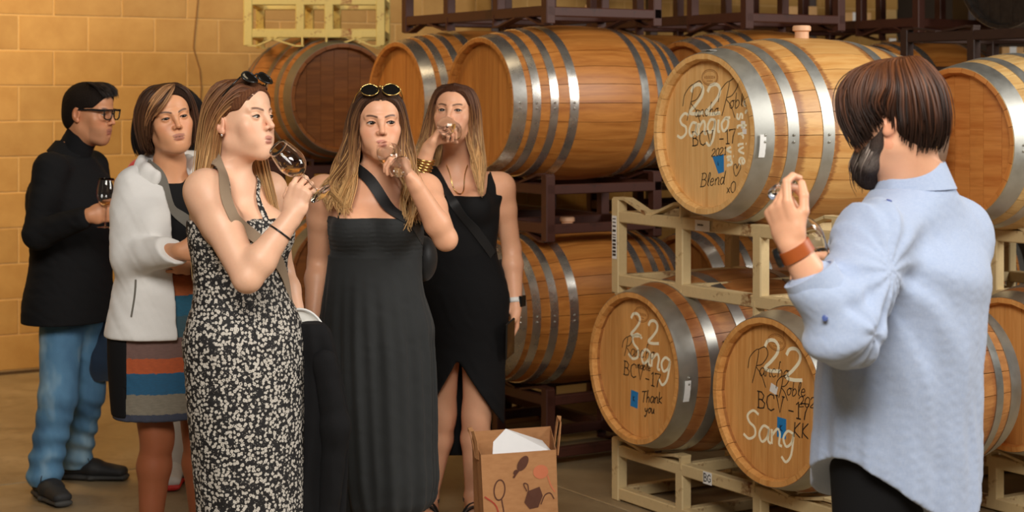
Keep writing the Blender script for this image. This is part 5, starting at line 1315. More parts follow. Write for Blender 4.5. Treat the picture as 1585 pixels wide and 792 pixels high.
# ================================================================ A: man in black at the wall
YA = 6.85
A_ = Person('man in black shirt, jeans and black framed glasses standing by the block wall', (Wp(100, 400, YA).x, YA, 0))
H = Head(Wp(138, 177, YA), 74, 7, 0, 1.02)
neck = A3(Wp(110, 243, YA+.02)); pel = A3(Wp(108, 452, YA)); yh, yc = 52, 60
rows = torso_rows(pel, neck, yh, yc, 1.0, 'm', 1.0, 1.12); tor = [loft(rows, .02)]
SR, ER, WR = A3(Wp(78, 262, 6.68)), A3(Wp(60, 362, 6.60)), A3(Wp(140, 333, 6.52))
SL, EL, WL = A3(Wp(142, 258, 7.02)), A3(Wp(150, 360, 7.08)), A3(Wp(150, 450, 7.05))
hd, tips = hand_ops(WR, A3((.95, -.1, .16)), A3((.15, .9, -.05)), 1, .98, ((50, 70, 40), (55, 72, 40), (60, 72, 40), (64, 70, 40)), 3, ((.7, .5, .45), (.7, .1, .8), (.5, -.1, .9)))
hl, _ = hand_ops(WL, A3((.1, 0, -1)), A3((-.3, -.9, 0)), -1, .98, ((25, 35, 20),)*4, 4)
hR, kR, aR, tR = A3(Wp(96, 478, 6.86)), A3(Wp(90, 612, 6.79)), A3(Wp(69, 730, 6.80)), A3(Wp(92, 768, 6.66))
hL, kL, aL, tL = A3(Wp(130, 480, 6.95)), A3(Wp(134, 605, 7.00)), A3(Wp(117, 706, 7.12)), A3(Wp(165, 735, 7.10))
A_.body = head_ops(H, True, eyes=.42, fat=.008)+[neck_op(H, neck, .058, .062)]+tor+arm_ops(SR, ER, WR, 1.08)+arm_ops(SL, EL, WL, 1.08)+hd+hl+leg_ops(hR, kR, aR, tR, 1, True)+leg_ops(hL, kL, aL, tL, 1, True)
A_.finish(H, SK['deep'], [(*box(WR+A3((.06, 0, .02)), .10), .0026)], lips=(.34, .12, .10), brow=(.03, .02, .015), browk=1.0, stubble=.25, makeup=.3)
lashes(H, A_, .42); eye_meshes(H, A_.root, (0, -6), (.04, .025, .015))
zh = float(Wp(0, 497, YA).z)
srow = [(r[0], r[1], r[2], r[3]*1.04+.016, r[4]*1.08+.018, r[5]) for r in rows if r[0] < neck[2]+.02]
srow = [row(104, 505, YA, .192, .160, 54), row(105, 470, YA, .192, .158, 54)]+[r for r in srow if r[0] > pel[2]+.06]
slv = [capsule(SR, ER, .064, .060, .05), capsule(ER, ER*.15+WR*.85, .060, .043, .02), capsule(SL, EL, .062, .06, .05), capsule(EL, WL, .058, .042, .02)]
A_.part('shirt', [loft(srow, .02), *slv, capsule(neck+A3((0, 0, -.05)), SR, .05, .055, .04), capsule(neck+A3((0, 0, -.05)), SL, .05, .055, .04), wrinkle(.0035, 16, (.5, .4, .9), 12), wrinkle(.002, 34, (.3, .3, 1), 13), above(zh, .006)], .006, M['black_cloth'])
A_.part('collar', [capsule(neck+A3((.0, 0, .0)), H.w(0, .02, -.085), .070, .064, .01), half(H.w(0, -.03, -.098), H.R @ np.array((0, -.75, 1))), wrinkle(.001, 50, (0, 0, 1), 3)], .004, M['black_cloth'])
m = MB(); c0 = Vector(neck)+Vector((.0, 0, .025))
fw_ = fwd(yc); lf = lft(yc)
for s_ in (-1, 1):
    P = [Vector(neck + lf*s_*.075*math.sin(a) - fw_*.078*math.cos(a) + A3((0, 0, .045-.055*max(0, -math.cos(a))))) for a in np.linspace(0, 2.75, 16)]
    N = [(p-Vector(neck)+Vector((0, 0, .02))) for p in P]
    m.ribbon(P, [.05+.014*i/15 for i in range(16)], N, .006)
A_.mb('shirt_collar', m, M['black_cloth'], True, 40)
jl = lambda h_, k_, a_, s_: [capsule(h_, k_, .090, .072, .04), capsule(k_, a_*.9+k_*.1, .073, .064, .03), capsule(a_*.9+k_*.1, a_+A3((0, 0, -.025)), .064, .068, .02)]
jz = Prim(lambda x, y, z: -.006*np.sin((z+.25*x)*80+1.5*np.sin(x*22))*np.clip((.42-z)/.25, .15, 1)+0*y, [-1e3]*3, [1e3]*3, 0, 'n')
A_.part('jeans', [loft([(r[0]-.02, r[1], r[2], r[3]*1.03, r[4]*1.05, r[5]) for r in rows[:4]], .03), *jl(hR, kR, aR, 1), *jl(hL, kL, aL, 1), jz, wrinkle(.0035, 22, (.6, .4, 1), 31), above(.045, .01)], .006, M['denim'])
def shoe(pers, a_, t_, mat, sole, nm='shoe', w=.046, accent=None):
    dv = nv((t_-a_)*A3((1, 1, 0))); sv = np.cross(dv, (0, 0, 1)); g = A3((a_[0], a_[1], 0)); sh = empty(nm); sh.parent = pers.root; sh.location = -Vector(pers.root.location)
    up = [ecap(g-dv*.045+A3((0, 0, .05)), g+dv*.08+A3((0, 0, .05)), .036, .042, w, .036, sv, .02), ecap(g+dv*.08+A3((0, 0, .045)), g+dv*.20+A3((0, 0, .036)), w, .034, w*.85, .024, sv, .02), capsule(g-dv*.02+A3((0, 0, .06)), g-dv*.015+A3((0, 0, .105)), .044, .042, .02), above(.022, .002)]
    o = sdf_obj('shoe_upper', up, .004, M[mat], None); o.parent = sh
    so = [ecap(g-dv*.05+A3((0, 0, .014)), g+dv*.08+A3((0, 0, .014)), .040, .018, w+.004, .016, sv, .01), ecap(g+dv*.08+A3((0, 0, .014)), g+dv*.215+A3((0, 0, .016)), w+.004, .016, w*.82, .014, sv, .01), below(.030, .003), above(0., .002)]
    o = sdf_obj('sole', so, .004, M[sole], None); o.parent = sh
    m = MB()
    for i in range(4):
        c = g+dv*(.045+.028*i)+A3((0, 0, .088-.008*i)); m.tube([Vector(c-sv*.022), Vector(c+A3((0, 0, .006))), Vector(c+sv*.022)], .003, 6)
    m.tube([Vector(g+dv*.04+sv*.005+A3((0, 0, .095))), Vector(g+dv*.06+sv*.03+A3((0, 0, .105))), Vector(g+dv*.08+sv*.045+A3((0, 0, .08)))], .002, 6)
    m.build('laces', M[mat], sh, True)
    return sh
shoe(A_, aR, tR, 'shoe_black', 'shoe_sole'); shoe(A_, aL, tL, 'shoe_black', 'shoe_sole')
hair_cap(A_, H, srgb(26, 19, 15), srgb(44, 32, 26), .006, .066, 'hair', [ellip(H.w(0, -.035, .085), np.array((.055, .045, .030)), H.R, .02)])
ag = [[(x_, .0, .128), (x_*1.05, -.045, .120), (x_*1.05, -.080, .098), (x_, -.094, .078)] for x_ in (-.055, -.03, 0, .03, .055)]
strands('hair_top', A_, H, ag, 420, .0017, [srgb(24, 17, 14), srgb(40, 29, 23), srgb(30, 22, 18)], (.003, 10), .010, seed=61, layer=.008, clump=.5, lockn=6, minlen=.5, nseg=9)
n = NT('spectacle_lens'); tr = n.new('ShaderNodeBsdfTransparent'); gs = n.new('ShaderNodeBsdfGlossy'); gs.inputs['Roughness'].default_value = .02; mx = n.new('ShaderNodeMixShader'); mx.inputs[0].default_value = .06
n.L(tr.outputs[0], mx.inputs[1]); n.L(gs.outputs[0], mx.inputs[2]); n.L(mx.outputs[0], n.n['Material Output'].inputs[0]); M['spectacle'] = n.m
gl = empty('eyeglasses'); gl.parent = A_.root; gl.location = Vector(H.w(0, -.104, .012))-Vector(A_.root.location); gl.rotation_euler = Matrix(H.R.tolist()).to_euler()
for sx in (-1, 1):
    rp = [(-.025, .017), (.0, .019), (.026, .018), (.028, .008), (.024, -.014), (.008, -.020), (-.012, -.020), (-.023, -.013), (-.027, .004)]
    pts = [Vector((sx*(.034+x), .35*(.034+x)**2*4, z)) for x, z in rp]
    MB().tube(pts+[pts[0]], .0030, 6, False).build('frame', M['black_plastic'], gl, True)
    MB().bar((sx*.008, .001, .0185), (sx*.063, .006, .0175), .006, .007).build('brow_bar', M['black_plastic'], gl)
    MB().bar((sx*.063, .004, .016), (sx*.078, .055, .014), .004, .009).bar((sx*.078, .055, .014), (sx*.079, .115, .006), .004, .007).build('temple', M['black_plastic'], gl)
    nn = len(pts); v = [tuple(p) for p in pts]
    link('lens', mesh_of('lens', v+[(a, b+.0015, c) for a, b, c in v], [tuple(range(nn)), tuple(range(2*nn-1, nn-1, -1))]+[(i, i+nn, (i+1) % nn+nn, (i+1) % nn) for i in range(nn)], M['spectacle'], False), gl)
MB().tube([(-.009, .0, .012), (0, -.003, .014), (.009, 0, .012)], .0028, 6).build('bridge', M['black_plastic'], gl, True)
wine_glass(Wp(163, 352, 6.50), Wp(165, 275, 6.50), 'wine glass with a little wine held upright by the man in glasses', .02)

# ================================================================ B: woman in the white jacket
YB = 5.80
B_ = Person('woman in white jacket and striped skirt with short brown hair looking right', (Wp(250, 400, YB).x, YB, 0))
H = Head(Wp(261, 187, YB-.02), 27, -2, -9, .985)
neck = A3(Wp(262, 268, YB+.03)); pel = A3(Wp(252, 482, YB)); yh, yc = 22, 28
rows = torso_rows(pel, neck, yh, yc, 1.0, 'f', 1.02, 1.06); chest = A3(Wp(260, 345, YB))
tor = [loft(rows, .02)]+bust(chest, yc, .060, .068)
SR, ER, WR = A3(Wp(210, 290, 5.78)), A3(Wp(205, 396, 5.70)), A3(Wp(280, 388, 5.50))
SL, EL, WL = A3(Wp(322, 288, 5.96)), A3(Wp(330, 400, 5.98)), A3(Wp(300, 410, 5.72))
hr, _ = hand_ops(WR, A3((.95, -.2, .1)), A3((.1, .9, 0)), 1, .9, ((40, 50, 30),)*4, 4); hl, _ = hand_ops(WL, A3((-.6, -.6, .1)), A3((-.4, .6, 0)), -1, .9, ((40, 50, 30),)*4, 4)
hipR, hipL = pel+A3((0, 0, -.06))-lft(yh)*.085, pel+A3((0, 0, -.06))+lft(yh)*.085; f = fwd(yh)
kR, aR = A3(Wp(243, 672, 5.78)), A3(Wp(232, 838, 5.78)); kL, aL = A3(Wp(308, 668, 5.90)), A3(Wp(312, 830, 5.96))
legs = leg_ops(hipR, kR, aR, aR+f*.16-A3((0, 0, .05)), 1.04)+leg_ops(hipL, kL, aL, aL+f*.16-A3((0, 0, .05)), 1.04)
B_.body = head_ops(H, eyes=.30, fat=.004)+[neck_op(H, neck, .048, .052)]+tor+arm_ops(SR, ER, WR)+arm_ops(SL, EL, WL)+hr+hl+legs
B_.paint = lambda P, c: lerp3(c, np.array(srgb(150, 84, 52)), sstep(P[:, 2], .75, .55)*.95)
B_.finish(H, SK['tan'], [], lips=(.36, .13, .10), brow=(.10, .06, .04), makeup=.6)
lashes(H, B_, .30); eye_meshes(H, B_.root, (4, -14), (.05, .03, .02))
B_.part('top', [*tor, offs(.007), above(float(Wp(0, 460, YB).z)), func(lambda x, y, z: z-(float(Wp(0, 283, YB).z))+.0*x+.0*y-np.clip(np.abs((x-float(neck[0])))-.05, 0, 1)*1.2, 'i', .004)], .006, M['black_knit'])
zj = float(Wp(0, 518, YB).z)
jr = [row(252, 528, YB, .200, .165, 22), row(254, 495, YB, .192, .155, 22), row(256, 450, YB, .178, .145, 23)]+[(r[0], r[1], r[2], r[3]+.030, r[4]+.032, r[5]) for r in rows if pel[2]+.14 < r[0] < neck[2]+.03]
slv = [capsule(SR, ER, .062, .066, .06), capsule(ER, ER*.08+WR*.92, .066, .046, .02), capsule(SL, EL, .062, .064, .06), capsule(EL, EL*.08+WL*.92, .062, .046, .02)]
cf = A3(Wp(262, 300, YB))+fwd(yc)*.12
def opening(x, y, z):   # the jacket stands open over the black top
    fv, lv = fwd(yc), lft(yc); u = (x-cf[0])*lv[0]+(y-cf[1])*lv[1]; v = (x-cf[0])*fv[0]+(y-cf[1])*fv[1]
    zt_ = np.clip((z-zj)/.5, 0, 1); wv = .045+.02*zt_
    return np.maximum(np.abs(u-.03)-wv, -(v+.16))
jk_ = [loft(jr, .02), *bust(chest, yc, .075, .072), *slv, capsule(neck+A3((0, 0, -.05)), SR, .05, .055, .05), capsule(neck+A3((0, 0, -.05)), SL, .05, .055, .05), func(opening, 's', .006),
       func(lambda x, y, z: (z-(neck[2]+.035))+(x*fwd(yc)[0]+y*fwd(yc)[1]-neck@fwd(yc))*.9, 'i', .006), wrinkle(.0045, 15, (.4, .3, 1), 41), wrinkle(.0022, 34, (.6, .3, 1), 42), above(zj, .008)]
B_.part('jacket', jk_, .006, M['white_fleece'])
hood = []
hp = [neck+(lft(yc)*math.sin(a)*.098-fwd(yc)*math.cos(a)*.085)+A3((0, 0, .030-.055*max(0, -math.cos(a))-.012*abs(math.sin(a)))) for a in np.linspace(-2.4, 2.4, 11)]
for q0, q1 in zip(hp[:-1], hp[1:]): hood.append(ecap(q0, q1, .034, .018, .034, .018, A3((0, 0, 1)), .02))
hood.append(ellip(neck-fwd(yc)*.10+A3((0, 0, -.01)), (.10, .05, .07), rotm(yc), .04))
B_.part('hood', hood+[wrinkle(.002, 14, (1, 1, 1), 4)], .005, M['white_fleece'])
m = MB(); zp = [Wp(200, 440, 5.62), Wp(197, 470, 5.61), Wp(194, 492, 5.61)]; 
surf = [p for p in jk_ if p.mode == 'u']
band(B_, 'pocket_zip', [Wp(206, 440, 5.62), Wp(199, 465, 5.61), Wp(195, 490, 5.61)], .006, M['strap_grey'], surf, .002, 12)
M['stripe'] = strip_mat('striped_knit', [(.40, srgb(62, 68, 88)), (.536, srgb(140, 132, 116)), (.602, srgb(30, 96, 136)), (.672, srgb(196, 92, 44)), (.722, srgb(128, 96, 88)), (.788, srgb(66, 100, 112)), (.86, srgb(34, 104, 134)), (.924, srgb(206, 110, 56)), (1.3, srgb(206, 110, 56))])
zs = float(Wp(0, 643, YB).z)
skp = [row(250, 655, YB, .162, .130, 22), row(250, 600, YB, .172, .134, 22), row(251, 540, YB, .180, .136, 22), row(252, 490, YB, .178, .130, 22), row(254, 420, YB, .150, .108, 24)]
sfold = lambda th, z: 1+.012*np.sin(th*5+z*4)
B_.part('skirt', [loft(skp, .02, fold=sfold), above(zs, .003), wrinkle(.002, 20, (1, .2, .5), 6)], .0055, M['stripe'])
sd = -lft(yh)
def sidep(x, y, z): return -((x-pel[0])*sd[0]+(y-pel[1])*sd[1])+.135
B_.part('skirt_side_panel', [loft([(r[0], r[1], r[2], r[3]+.004, r[4]+.004, r[5]) for r in skp], .02, fold=sfold), above(zs+.012, .003), func(sidep, 'i', .003)], .0055, M['black_cloth'])
sops = [p for p in tor]+[capsule(neck+A3((0, 0, -.03)), SR, .045, .05, .05), capsule(neck+A3((0, 0, -.03)), SL, .045, .05, .05), neck_op(H, neck)]
gb = empty('crossbody_bag', Wp(300, 470, 5.75)); tag(gb, 'bag on a grey strap worn under the white jacket', 'bag')
band(B_, 'strap', [Wp(238, 258, 5.84), Wp(243, 262, 5.76), Wp(254, 276, 5.70), Wp(272, 302, 5.66), Wp(292, 330, 5.64), Wp(314, 370, 5.66)], .036, M['strap_grey'], sops, .011, 26, .002, gb)
sdf_obj('bag_body', [ellip(Wp(318, 420, 5.70), (.05, .05, .06), None, .01)], .006, M['strap_black'], gb)
dk = [srgb(44, 28, 20), srgb(70, 44, 30), srgb(92, 60, 40)]
strands('hair', B_, H, [
 [(.03, -.04, .118), (-.005, -.085, .102), (-.045, -.095, .070), (-.070, -.082, .045), (-.082, -.055, .02), (-.086, -.03, .0)],
 [(.03, -.03, .122), (-.03, -.06, .115), (-.075, -.055, .075), (-.09, -.03, .02), (-.090, -.008, -.035), (-.084, .0, -.07)],
 [(.02, -.01, .127), (-.05, -.015, .115), (-.088, .01, .06), (-.098, .025, .0), (-.092, .035, -.06), (-.08, .04, -.10)],
 [(.01, .0, .128), (-.045, .05, .115), (-.075, .09, .06), (-.08, .105, -.005), (-.075, .095, -.065), (-.06, .085, -.11)],
 [(0, .0, .128), (0, .07, .115), (0, .122, .06), (0, .13, -.01), (0, .115, -.07), (0, .10, -.115)],
 [(.01, .0, .128), (.045, .05, .115), (.075, .09, .06), (.08, .105, -.005), (.075, .095, -.065), (.06, .085, -.11)],
 [(.02, -.01, .127), (.055, -.01, .115), (.086, .01, .06), (.094, .02, .0), (.090, .025, -.06), (.082, .03, -.10)],
 [(.03, -.035, .120), (.062, -.05, .095), (.082, -.03, .045), (.088, -.012, -.01), (.084, -.0, -.06), (.078, .005, -.09)]],
 1200, .0025, dk+[srgb(84, 56, 38)], (.006, 12), .010, seed=31, clump=.6, lockn=3)
strands('hair_highlights', B_, H, [
 [(.03, -.045, .120), (-.01, -.088, .108), (-.05, -.096, .073), (-.074, -.082, .043), (-.086, -.055, .015)],
 [(.03, -.04, .122), (-.02, -.075, .116), (-.068, -.075, .08), (-.09, -.05, .03), (-.095, -.02, -.02)],
 [(.03, -.04, .120), (.01, -.088, .104), (-.02, -.100, .072), (-.045, -.098, .05), (-.06, -.088, .035)]],
 160, .0022, [srgb(120, 80, 50), srgb(178, 130, 86), srgb(150, 104, 68)], (.003, 12), .006, seed=32, layer=.004)
hair_cap(B_, H, dk[0], dk[1], .008, .075, 'hair_roots')
B_.mb('earring', MB().sphere(H.w(-.082, .004, -.040), .0062), M['silver'])

# ================================================================ C: person mostly hidden behind the white jacket
YC = 7.05
C_ = Person('person with dark bobbed hair and white trousers hidden behind the woman in white', (Wp(272, 400, YC).x, YC, 0))
H = Head(Wp(266, 182, YC), 30, 0, 0, 1.03); neck = A3(Wp(262, 246, YC+.02)); pel = A3(Wp(268, 420, YC)); yh = yc = 30
rows = torso_rows(pel, neck, yh, yc, 1.0, 'f', 1.0, 1.0); tor = [loft(rows, .02)]+bust(A3(Wp(263, 305, YC)), yc)
SR, ER, WR = A3(Wp(221, 270, 7.0)), A3(Wp(205, 365, 7.18)), A3(Wp(192, 445, 7.10)); SL, EL, WL = A3(Wp(315, 264, 7.15)), A3(Wp(325, 370, 7.2)), A3(Wp(315, 455, 7.15))
hr, _ = hand_ops(WR, A3((0, 0, -1)), A3((.8, .3, 0)), 1, .9); hl, _ = hand_ops(WL, A3((0, 0, -1)), A3((-.8, .3, 0)), -1, .9)
aR, aL = A3(Wp(266, 716, 7.10)), A3(Wp(300, 706, 7.22)); tR, tL = aR+A3((.03, -.17, -.06)), aL+A3((.05, -.16, -.06))
hipR, hipL = pel-lft(yh)*.085-A3((0, 0, .06)), pel+lft(yh)*.085-A3((0, 0, .06)); kR, kL = (hipR+aR)/2, (hipL+aL)/2
C_.body = head_ops(H)+[neck_op(H, neck)]+tor+arm_ops(SR, ER, WR)+arm_ops(SL, EL, WL)+hr+hl+leg_ops(hipR, kR, aR, tR, 1, True)+leg_ops(hipL, kL, aL, tL, 1, True)
C_.finish(H, SK['tan'], [], hh=.003); eye_meshes(H, C_.root)
C_.part('red_top', [*tor, offs(.01), capsule(SR, ER, .062, .055, .04), capsule(ER, WR, .054, .04, .02), capsule(SL, EL, .062, .055, .04), capsule(EL, WL, .054, .04, .02), capsule(neck-A3((0, 0, .03)), SR, .05, .055, .04), capsule(neck-A3((0, 0, .03)), SL, .05, .055, .04), above(pel[2]-.05), below(float(neck[2])+.03)], .007, M['red_knit'])
C_.part('white_collar', [capsule(neck+A3((.02, -.02, .0)), neck+A3((.10, -.0, -.02)), .045, .05, .02), capsule(neck+A3((.10, 0, -.02)), SL, .05, .06, .02)], .006, M['white_cotton'])
C_.part('trousers', [capsule(hipR, kR, .095, .08, .03), capsule(kR, aR-A3((0, 0, .02)), .08, .068, .02), capsule(hipL, kL, .095, .08, .03), capsule(kL, aL-A3((0, 0, .02)), .08, .068, .02), loft([(r[0], r[1], r[2], r[3]+.012, r[4]+.012, r[5]) for r in rows[:3]]), wrinkle(.004, 20, (.3, .3, 1), 8)], .007, M['white_cotton'])
M['shoe_red'] = plain('red_shoe', (.7, .04, .03), .5); M['shoe_white'] = plain('white_shoe', (.75, .73, .7), .5)
shoe(C_, aR, tR, 'shoe_white', 'shoe_red'); shoe(C_, aL, tL, 'shoe_black', 'shoe_sole')
bob = lambda sx: [[(0, -.05, .122), (sx*.055, -.06, .1), (sx*.09, -.04, .04), (sx*.105, -.02, -.03), (sx*.105, -.01, -.10), (sx*.09, -.01, -.15)],
  [(0, -.01, .13), (sx*.07, .0, .11), (sx*.13, .02, .05), (sx*.150, .03, -.03), (sx*.148, .035, -.10), (sx*.125, .035, -.16)],
  [(0, .0, .13), (sx*.05, .06, .115), (sx*.075, .105, .05), (sx*.08, .125, -.03), (sx*.08, .12, -.11), (sx*.07, .11, -.17)]]
bk = [srgb(16, 12, 11), srgb(24, 18, 16), srgb(30, 23, 20)]
strands('hair', C_, H, bob(-1)+bob(1)[::-1], 700, .004, bk, (.004, 10), .008, seed=41); hair_cap(C_, H, bk[0], bk[1], .012, .075, 'hair_roots')
nj = empty('draped_jacket', Wp(165, 520, 6.95)); tag(nj, 'navy jacket hanging over an arm between the jeans and the white jacket', 'jacket')
sdf_obj('jacket_body', [loft([row(158, 588, 6.98, .05, .05, 0), row(160, 570, 6.96, .062, .06, 0), row(166, 530, 6.96, .060, .06, 0), row(174, 480, 7.0, .045, .05, 0), row(182, 445, 7.06, .040, .045, 0)], .01, fold=lambda th, z: 1+.06*np.sin(th*4+z*9)), wrinkle(.004, 24, (1, .3, .4), 3)], .006, M['navy'], nj)

# ================================================================ G: bearded man in the blue shirt
YG = 3.80
G_ = Person('bearded man in a light blue shirt seen from behind, holding up a glass', (Wp(1395, 400, YG).x, YG, 0))
H = Head(Wp(1385, 186, YG), -122, 6, 0, 1.0)
neck = A3(Wp(1412, 292, YG+.02)); pel = A3(Wp(1395, 650, YG+.02)); yh, yc = -138, -136
rows = torso_rows(pel, neck, yh, yc, 1.0, 'm', 1.10, 1.15); tor = [loft(rows, .02)]
SL, EL, WL = A3(Wp(1350, 372, 3.62)), A3(Wp(1304, 512, 3.47)), A3(Wp(1226, 378, 3.47))
SR, ER, WR = A3(Wp(1478, 362, 3.92)), A3(Wp(1465, 475, 4.06)), A3(Wp(1312, 396, 4.02))
hd, tips = hand_ops(WL, A3((-.34, .12, .93)), A3((.62, .62, .26)), -1, 1.02, ((22, 52, 40), (48, 60, 40), (60, 62, 40), (66, 62, 40)), 4, ((.75, .55, .35), (.9, .15, .35), (.92, -.1, .38)))
hr, _ = hand_ops(WR, A3((-.95, -.1, -.05)), A3((.1, -.3, -.9)), 1, 1.0, ((15, 30, 20), (20, 35, 20), (25, 35, 20), (30, 35, 20)), 5)
hipL, hipR = pel+lft(yh)*.09-A3((0, 0, .06)), pel-lft(yh)*.09-A3((0, 0, .06)); aL, aR = floorz(hipL[0], hipL[1]-.02), floorz(hipR[0], hipR[1]); f = fwd(yh)
kL, kR = (hipL+aL)/2, (hipR+aR)/2; aL = aL+A3((0, 0, .03)); aR = aR+A3((0, 0, .03)); tL, tR = aL+f*.18-A3((0, 0, .06)), aR+f*.18-A3((0, 0, .06))
G_.body = head_ops(H, True, fat=.006)+[neck_op(H, neck, .066, .072)]+tor+arm_ops(SL, EL, WL, 1.15)+arm_ops(SR, ER, WR, 1.12)+hd+hr+leg_ops(hipL, kL, aL, tL, 1.1, True)+leg_ops(hipR, kR, aR, tR, 1.1, True)
G_.finish(H, SK['pink'], [(*box(A3(Wp(1205, 340, 3.5)), .115), .0022), (*box(A3(Wp(1280, 415, 4.1)), .10), .0026)], lips=(.4, .14, .12))
eye_meshes(H, G_.root)
zh = float(Wp(0, 778, YG).z)
sr_ = [row(1388, 815, YG+.02, .222, .172, -138), row(1388, 740, YG+.02, .222, .172, -138), row(1390, 640, YG+.01, .216, .168, -138), row(1395, 560, YG, .212, .166, -137), row(1402, 480, YG, .212, .164, -136), row(1408, 420, YG, .214, .160, -136)]
sr_ += [(r[0], r[1], r[2], r[3]+.022, r[4]+.022, r[5]) for r in rows if float(Wp(0, 400, YG).z) < r[0] < neck[2]+.01]
def gdrape(th, z):
    k = np.clip((1.25-z)/.5, 0, 1); return 1+.020*k*np.sin(th*6+z*5)+.018*k*np.sin(th*13-z*7+1)+.008*k*np.sin(th*27+z*4)
cuffL = EL*.50+WL*.50
slv = [capsule(SL, SL*.5+EL*.5, .070, .074, .06), capsule(SL*.5+EL*.5, EL, .076, .070, .03), capsule(EL, cuffL, .072, .054, .03), capsule(SR, ER, .070, .070, .06), capsule(ER, ER*.25+WR*.75, .068, .052, .03)]
fv, lv = fwd(yh), lft(yh)
def hem(x, y, z):
    u = ((x-pel[0])*lv[0]+(y-pel[1])*lv[1])/.22; v = ((x-pel[0])*fv[0]+(y-pel[1])*fv[1])/.17
    a = np.arctan2(v, u); tail = .070*np.cos(2*a)          # lifted at the sides, tails front and back
    return zh+.055+tail-z
arm_dir = nv(EL-SL)
def creases(x, y, z):     # pull lines from the armpit and at the elbow
    ap = SL*.7+EL*.3; dx, dy, dz = x-ap[0], y-ap[1], z-ap[2]; r = np.sqrt(dx*dx+dy*dy+dz*dz)
    a = np.arctan2(dz, dx+dy*.6); c1 = -.006*np.sin(a*13+r*10)*np.exp(-((r-.20)/.12)**2)
    ex, ey, ez = x-EL[0], y-EL[1], z-EL[2]; re = np.sqrt(ex*ex+ey*ey+ez*ez); b = np.arctan2(ez, ex+ey)
    c2 = -.0038*np.sin(b*7+re*22)*np.exp(-((re-.05)/.07)**2)
    return c1+c2
sh_ops = [loft(sr_, .02, fold=gdrape), *slv, capsule(neck+A3((0, 0, -.06)), SL, .06, .066, .06), capsule(neck+A3((0, 0, -.06)), SR, .06, .066, .06), Prim(creases, [-1e3]*3, [1e3]*3, 0, 'n'), wrinkle(.0042, 13, (.7, .3, .7), 71), wrinkle(.0020, 38, (.4, .3, 1), 72), func(hem, 'i', .003)]
G_.part('shirt', sh_ops, .005, M['chambray'])
# cuffs, collar, yoke seam, buttons
def rolled(name, c, ax, r, w): return G_.mb(name, ring_mesh(c, ax, r, .006, 40, w), M['chambray'], True, 40)
rolled('cuff', cuffL+(WL-EL)*.02, WL-EL, .054, .058)
rolled('cuff', ER*.22+WR*.78, WR-ER, .052, .06)
m = MB(); fv2, lv2 = fwd(yc), lft(yc); nb = neck+A3((0, 0, .012))
P, N, Wd = [], [], []
for a in np.linspace(-2.5, 2.5, 40):
    out = lv2*math.sin(a)*.082-fv2*math.cos(a)*.082; drop = .045*max(0, -math.cos(a))
    P.append(Vector(nb+out+A3((0, 0, .018-drop)))); N.append(Vector(out+A3((0, 0, .035)))); Wd.append(.062+.012*abs(a)/2.5)
m.ribbon(P, Wd, N, .006); G_.mb('shirt_collar', m, M['chambray'], True, 40)
M['seam'] = plain('blue_stitching', srgb(150, 174, 218), .8); M['button'] = plain('blue_button', srgb(84, 104, 168), .35)
surf = [p for p in sh_ops if p.mode == 'u' or p.mode == 'n' and False]
def project(p, ops, off=0.):
    p = A3(p)
    def dist(q):
        d_ = .06
        for o in ops:
            if o.mode == 'u': d_ = float(smin(np.float64(d_), np.float64(np.asarray(o.fn(np.array([q[0]]), np.array([q[1]]), np.array([q[2]]))).ravel()[0]), o.k))
        return d_
    for _ in range(12):
        d_ = dist(p); N = A3([dist(p+np.eye(3)[i]*.003)-dist(p-np.eye(3)[i]*.003) for i in range(3)]); N = nv(N)
        p = p-N*(d_-off)*.8 if abs(d_) < .055 else p+nv(p)*(.02)
    return p, N
def button(px, py, Y, r=.0062):
    p, N = project(Wp(px, py, Y), surf, .004)
    q = Vector((0, 0, 1)).rotation_difference(Vector(N)).to_matrix(); m = MB().lathe([(.0003, .003), (r*.7, .003), (r, .0022), (r, 0)], 14, q)
    m.v = [tuple(Vector(v)+Vector(p)) for v in m.v]; return G_.mb('button', m, M['button'], True, 40)
button(1380, 300, 3.62); button(1276, 492, 3.40)
# trousers, shoes
G_.part('trousers', [loft([(r[0], r[1], r[2], r[3]+.012, r[4]+.012, r[5]) for r in rows[:4]]), capsule(hipL, kL, .105, .085, .03), capsule(kL, aL-A3((0, 0, .01)), .085, .075, .02), capsule(hipR, kR, .105, .085, .03), capsule(kR, aR-A3((0, 0, .01)), .085, .075, .02)], .008, M['black_cloth'])
shoe(G_, aL, tL, 'shoe_black', 'shoe_sole'); shoe(G_, aR, tR, 'shoe_black', 'shoe_sole')
bh = [srgb(58, 34, 22), srgb(92, 56, 34), srgb(70, 42, 27)]
def az(a, y0=.014):  # comb from the crown down at azimuth a (degrees, 0 = face)
    s, c = math.sin(math.radians(a)), -math.cos(math.radians(a)); k = 1.0+.12*(abs(a) > 100)
    return [(s*.01, .035+c*.015, .137), (s*.054, y0+c*.062, .124), (s*.080, y0+c*.094, .07), (s*.085, y0+c*.102, .01), (s*.082, y0+c*.096, -.032*k), (s*.070, y0+c*.078, -.068*k)]
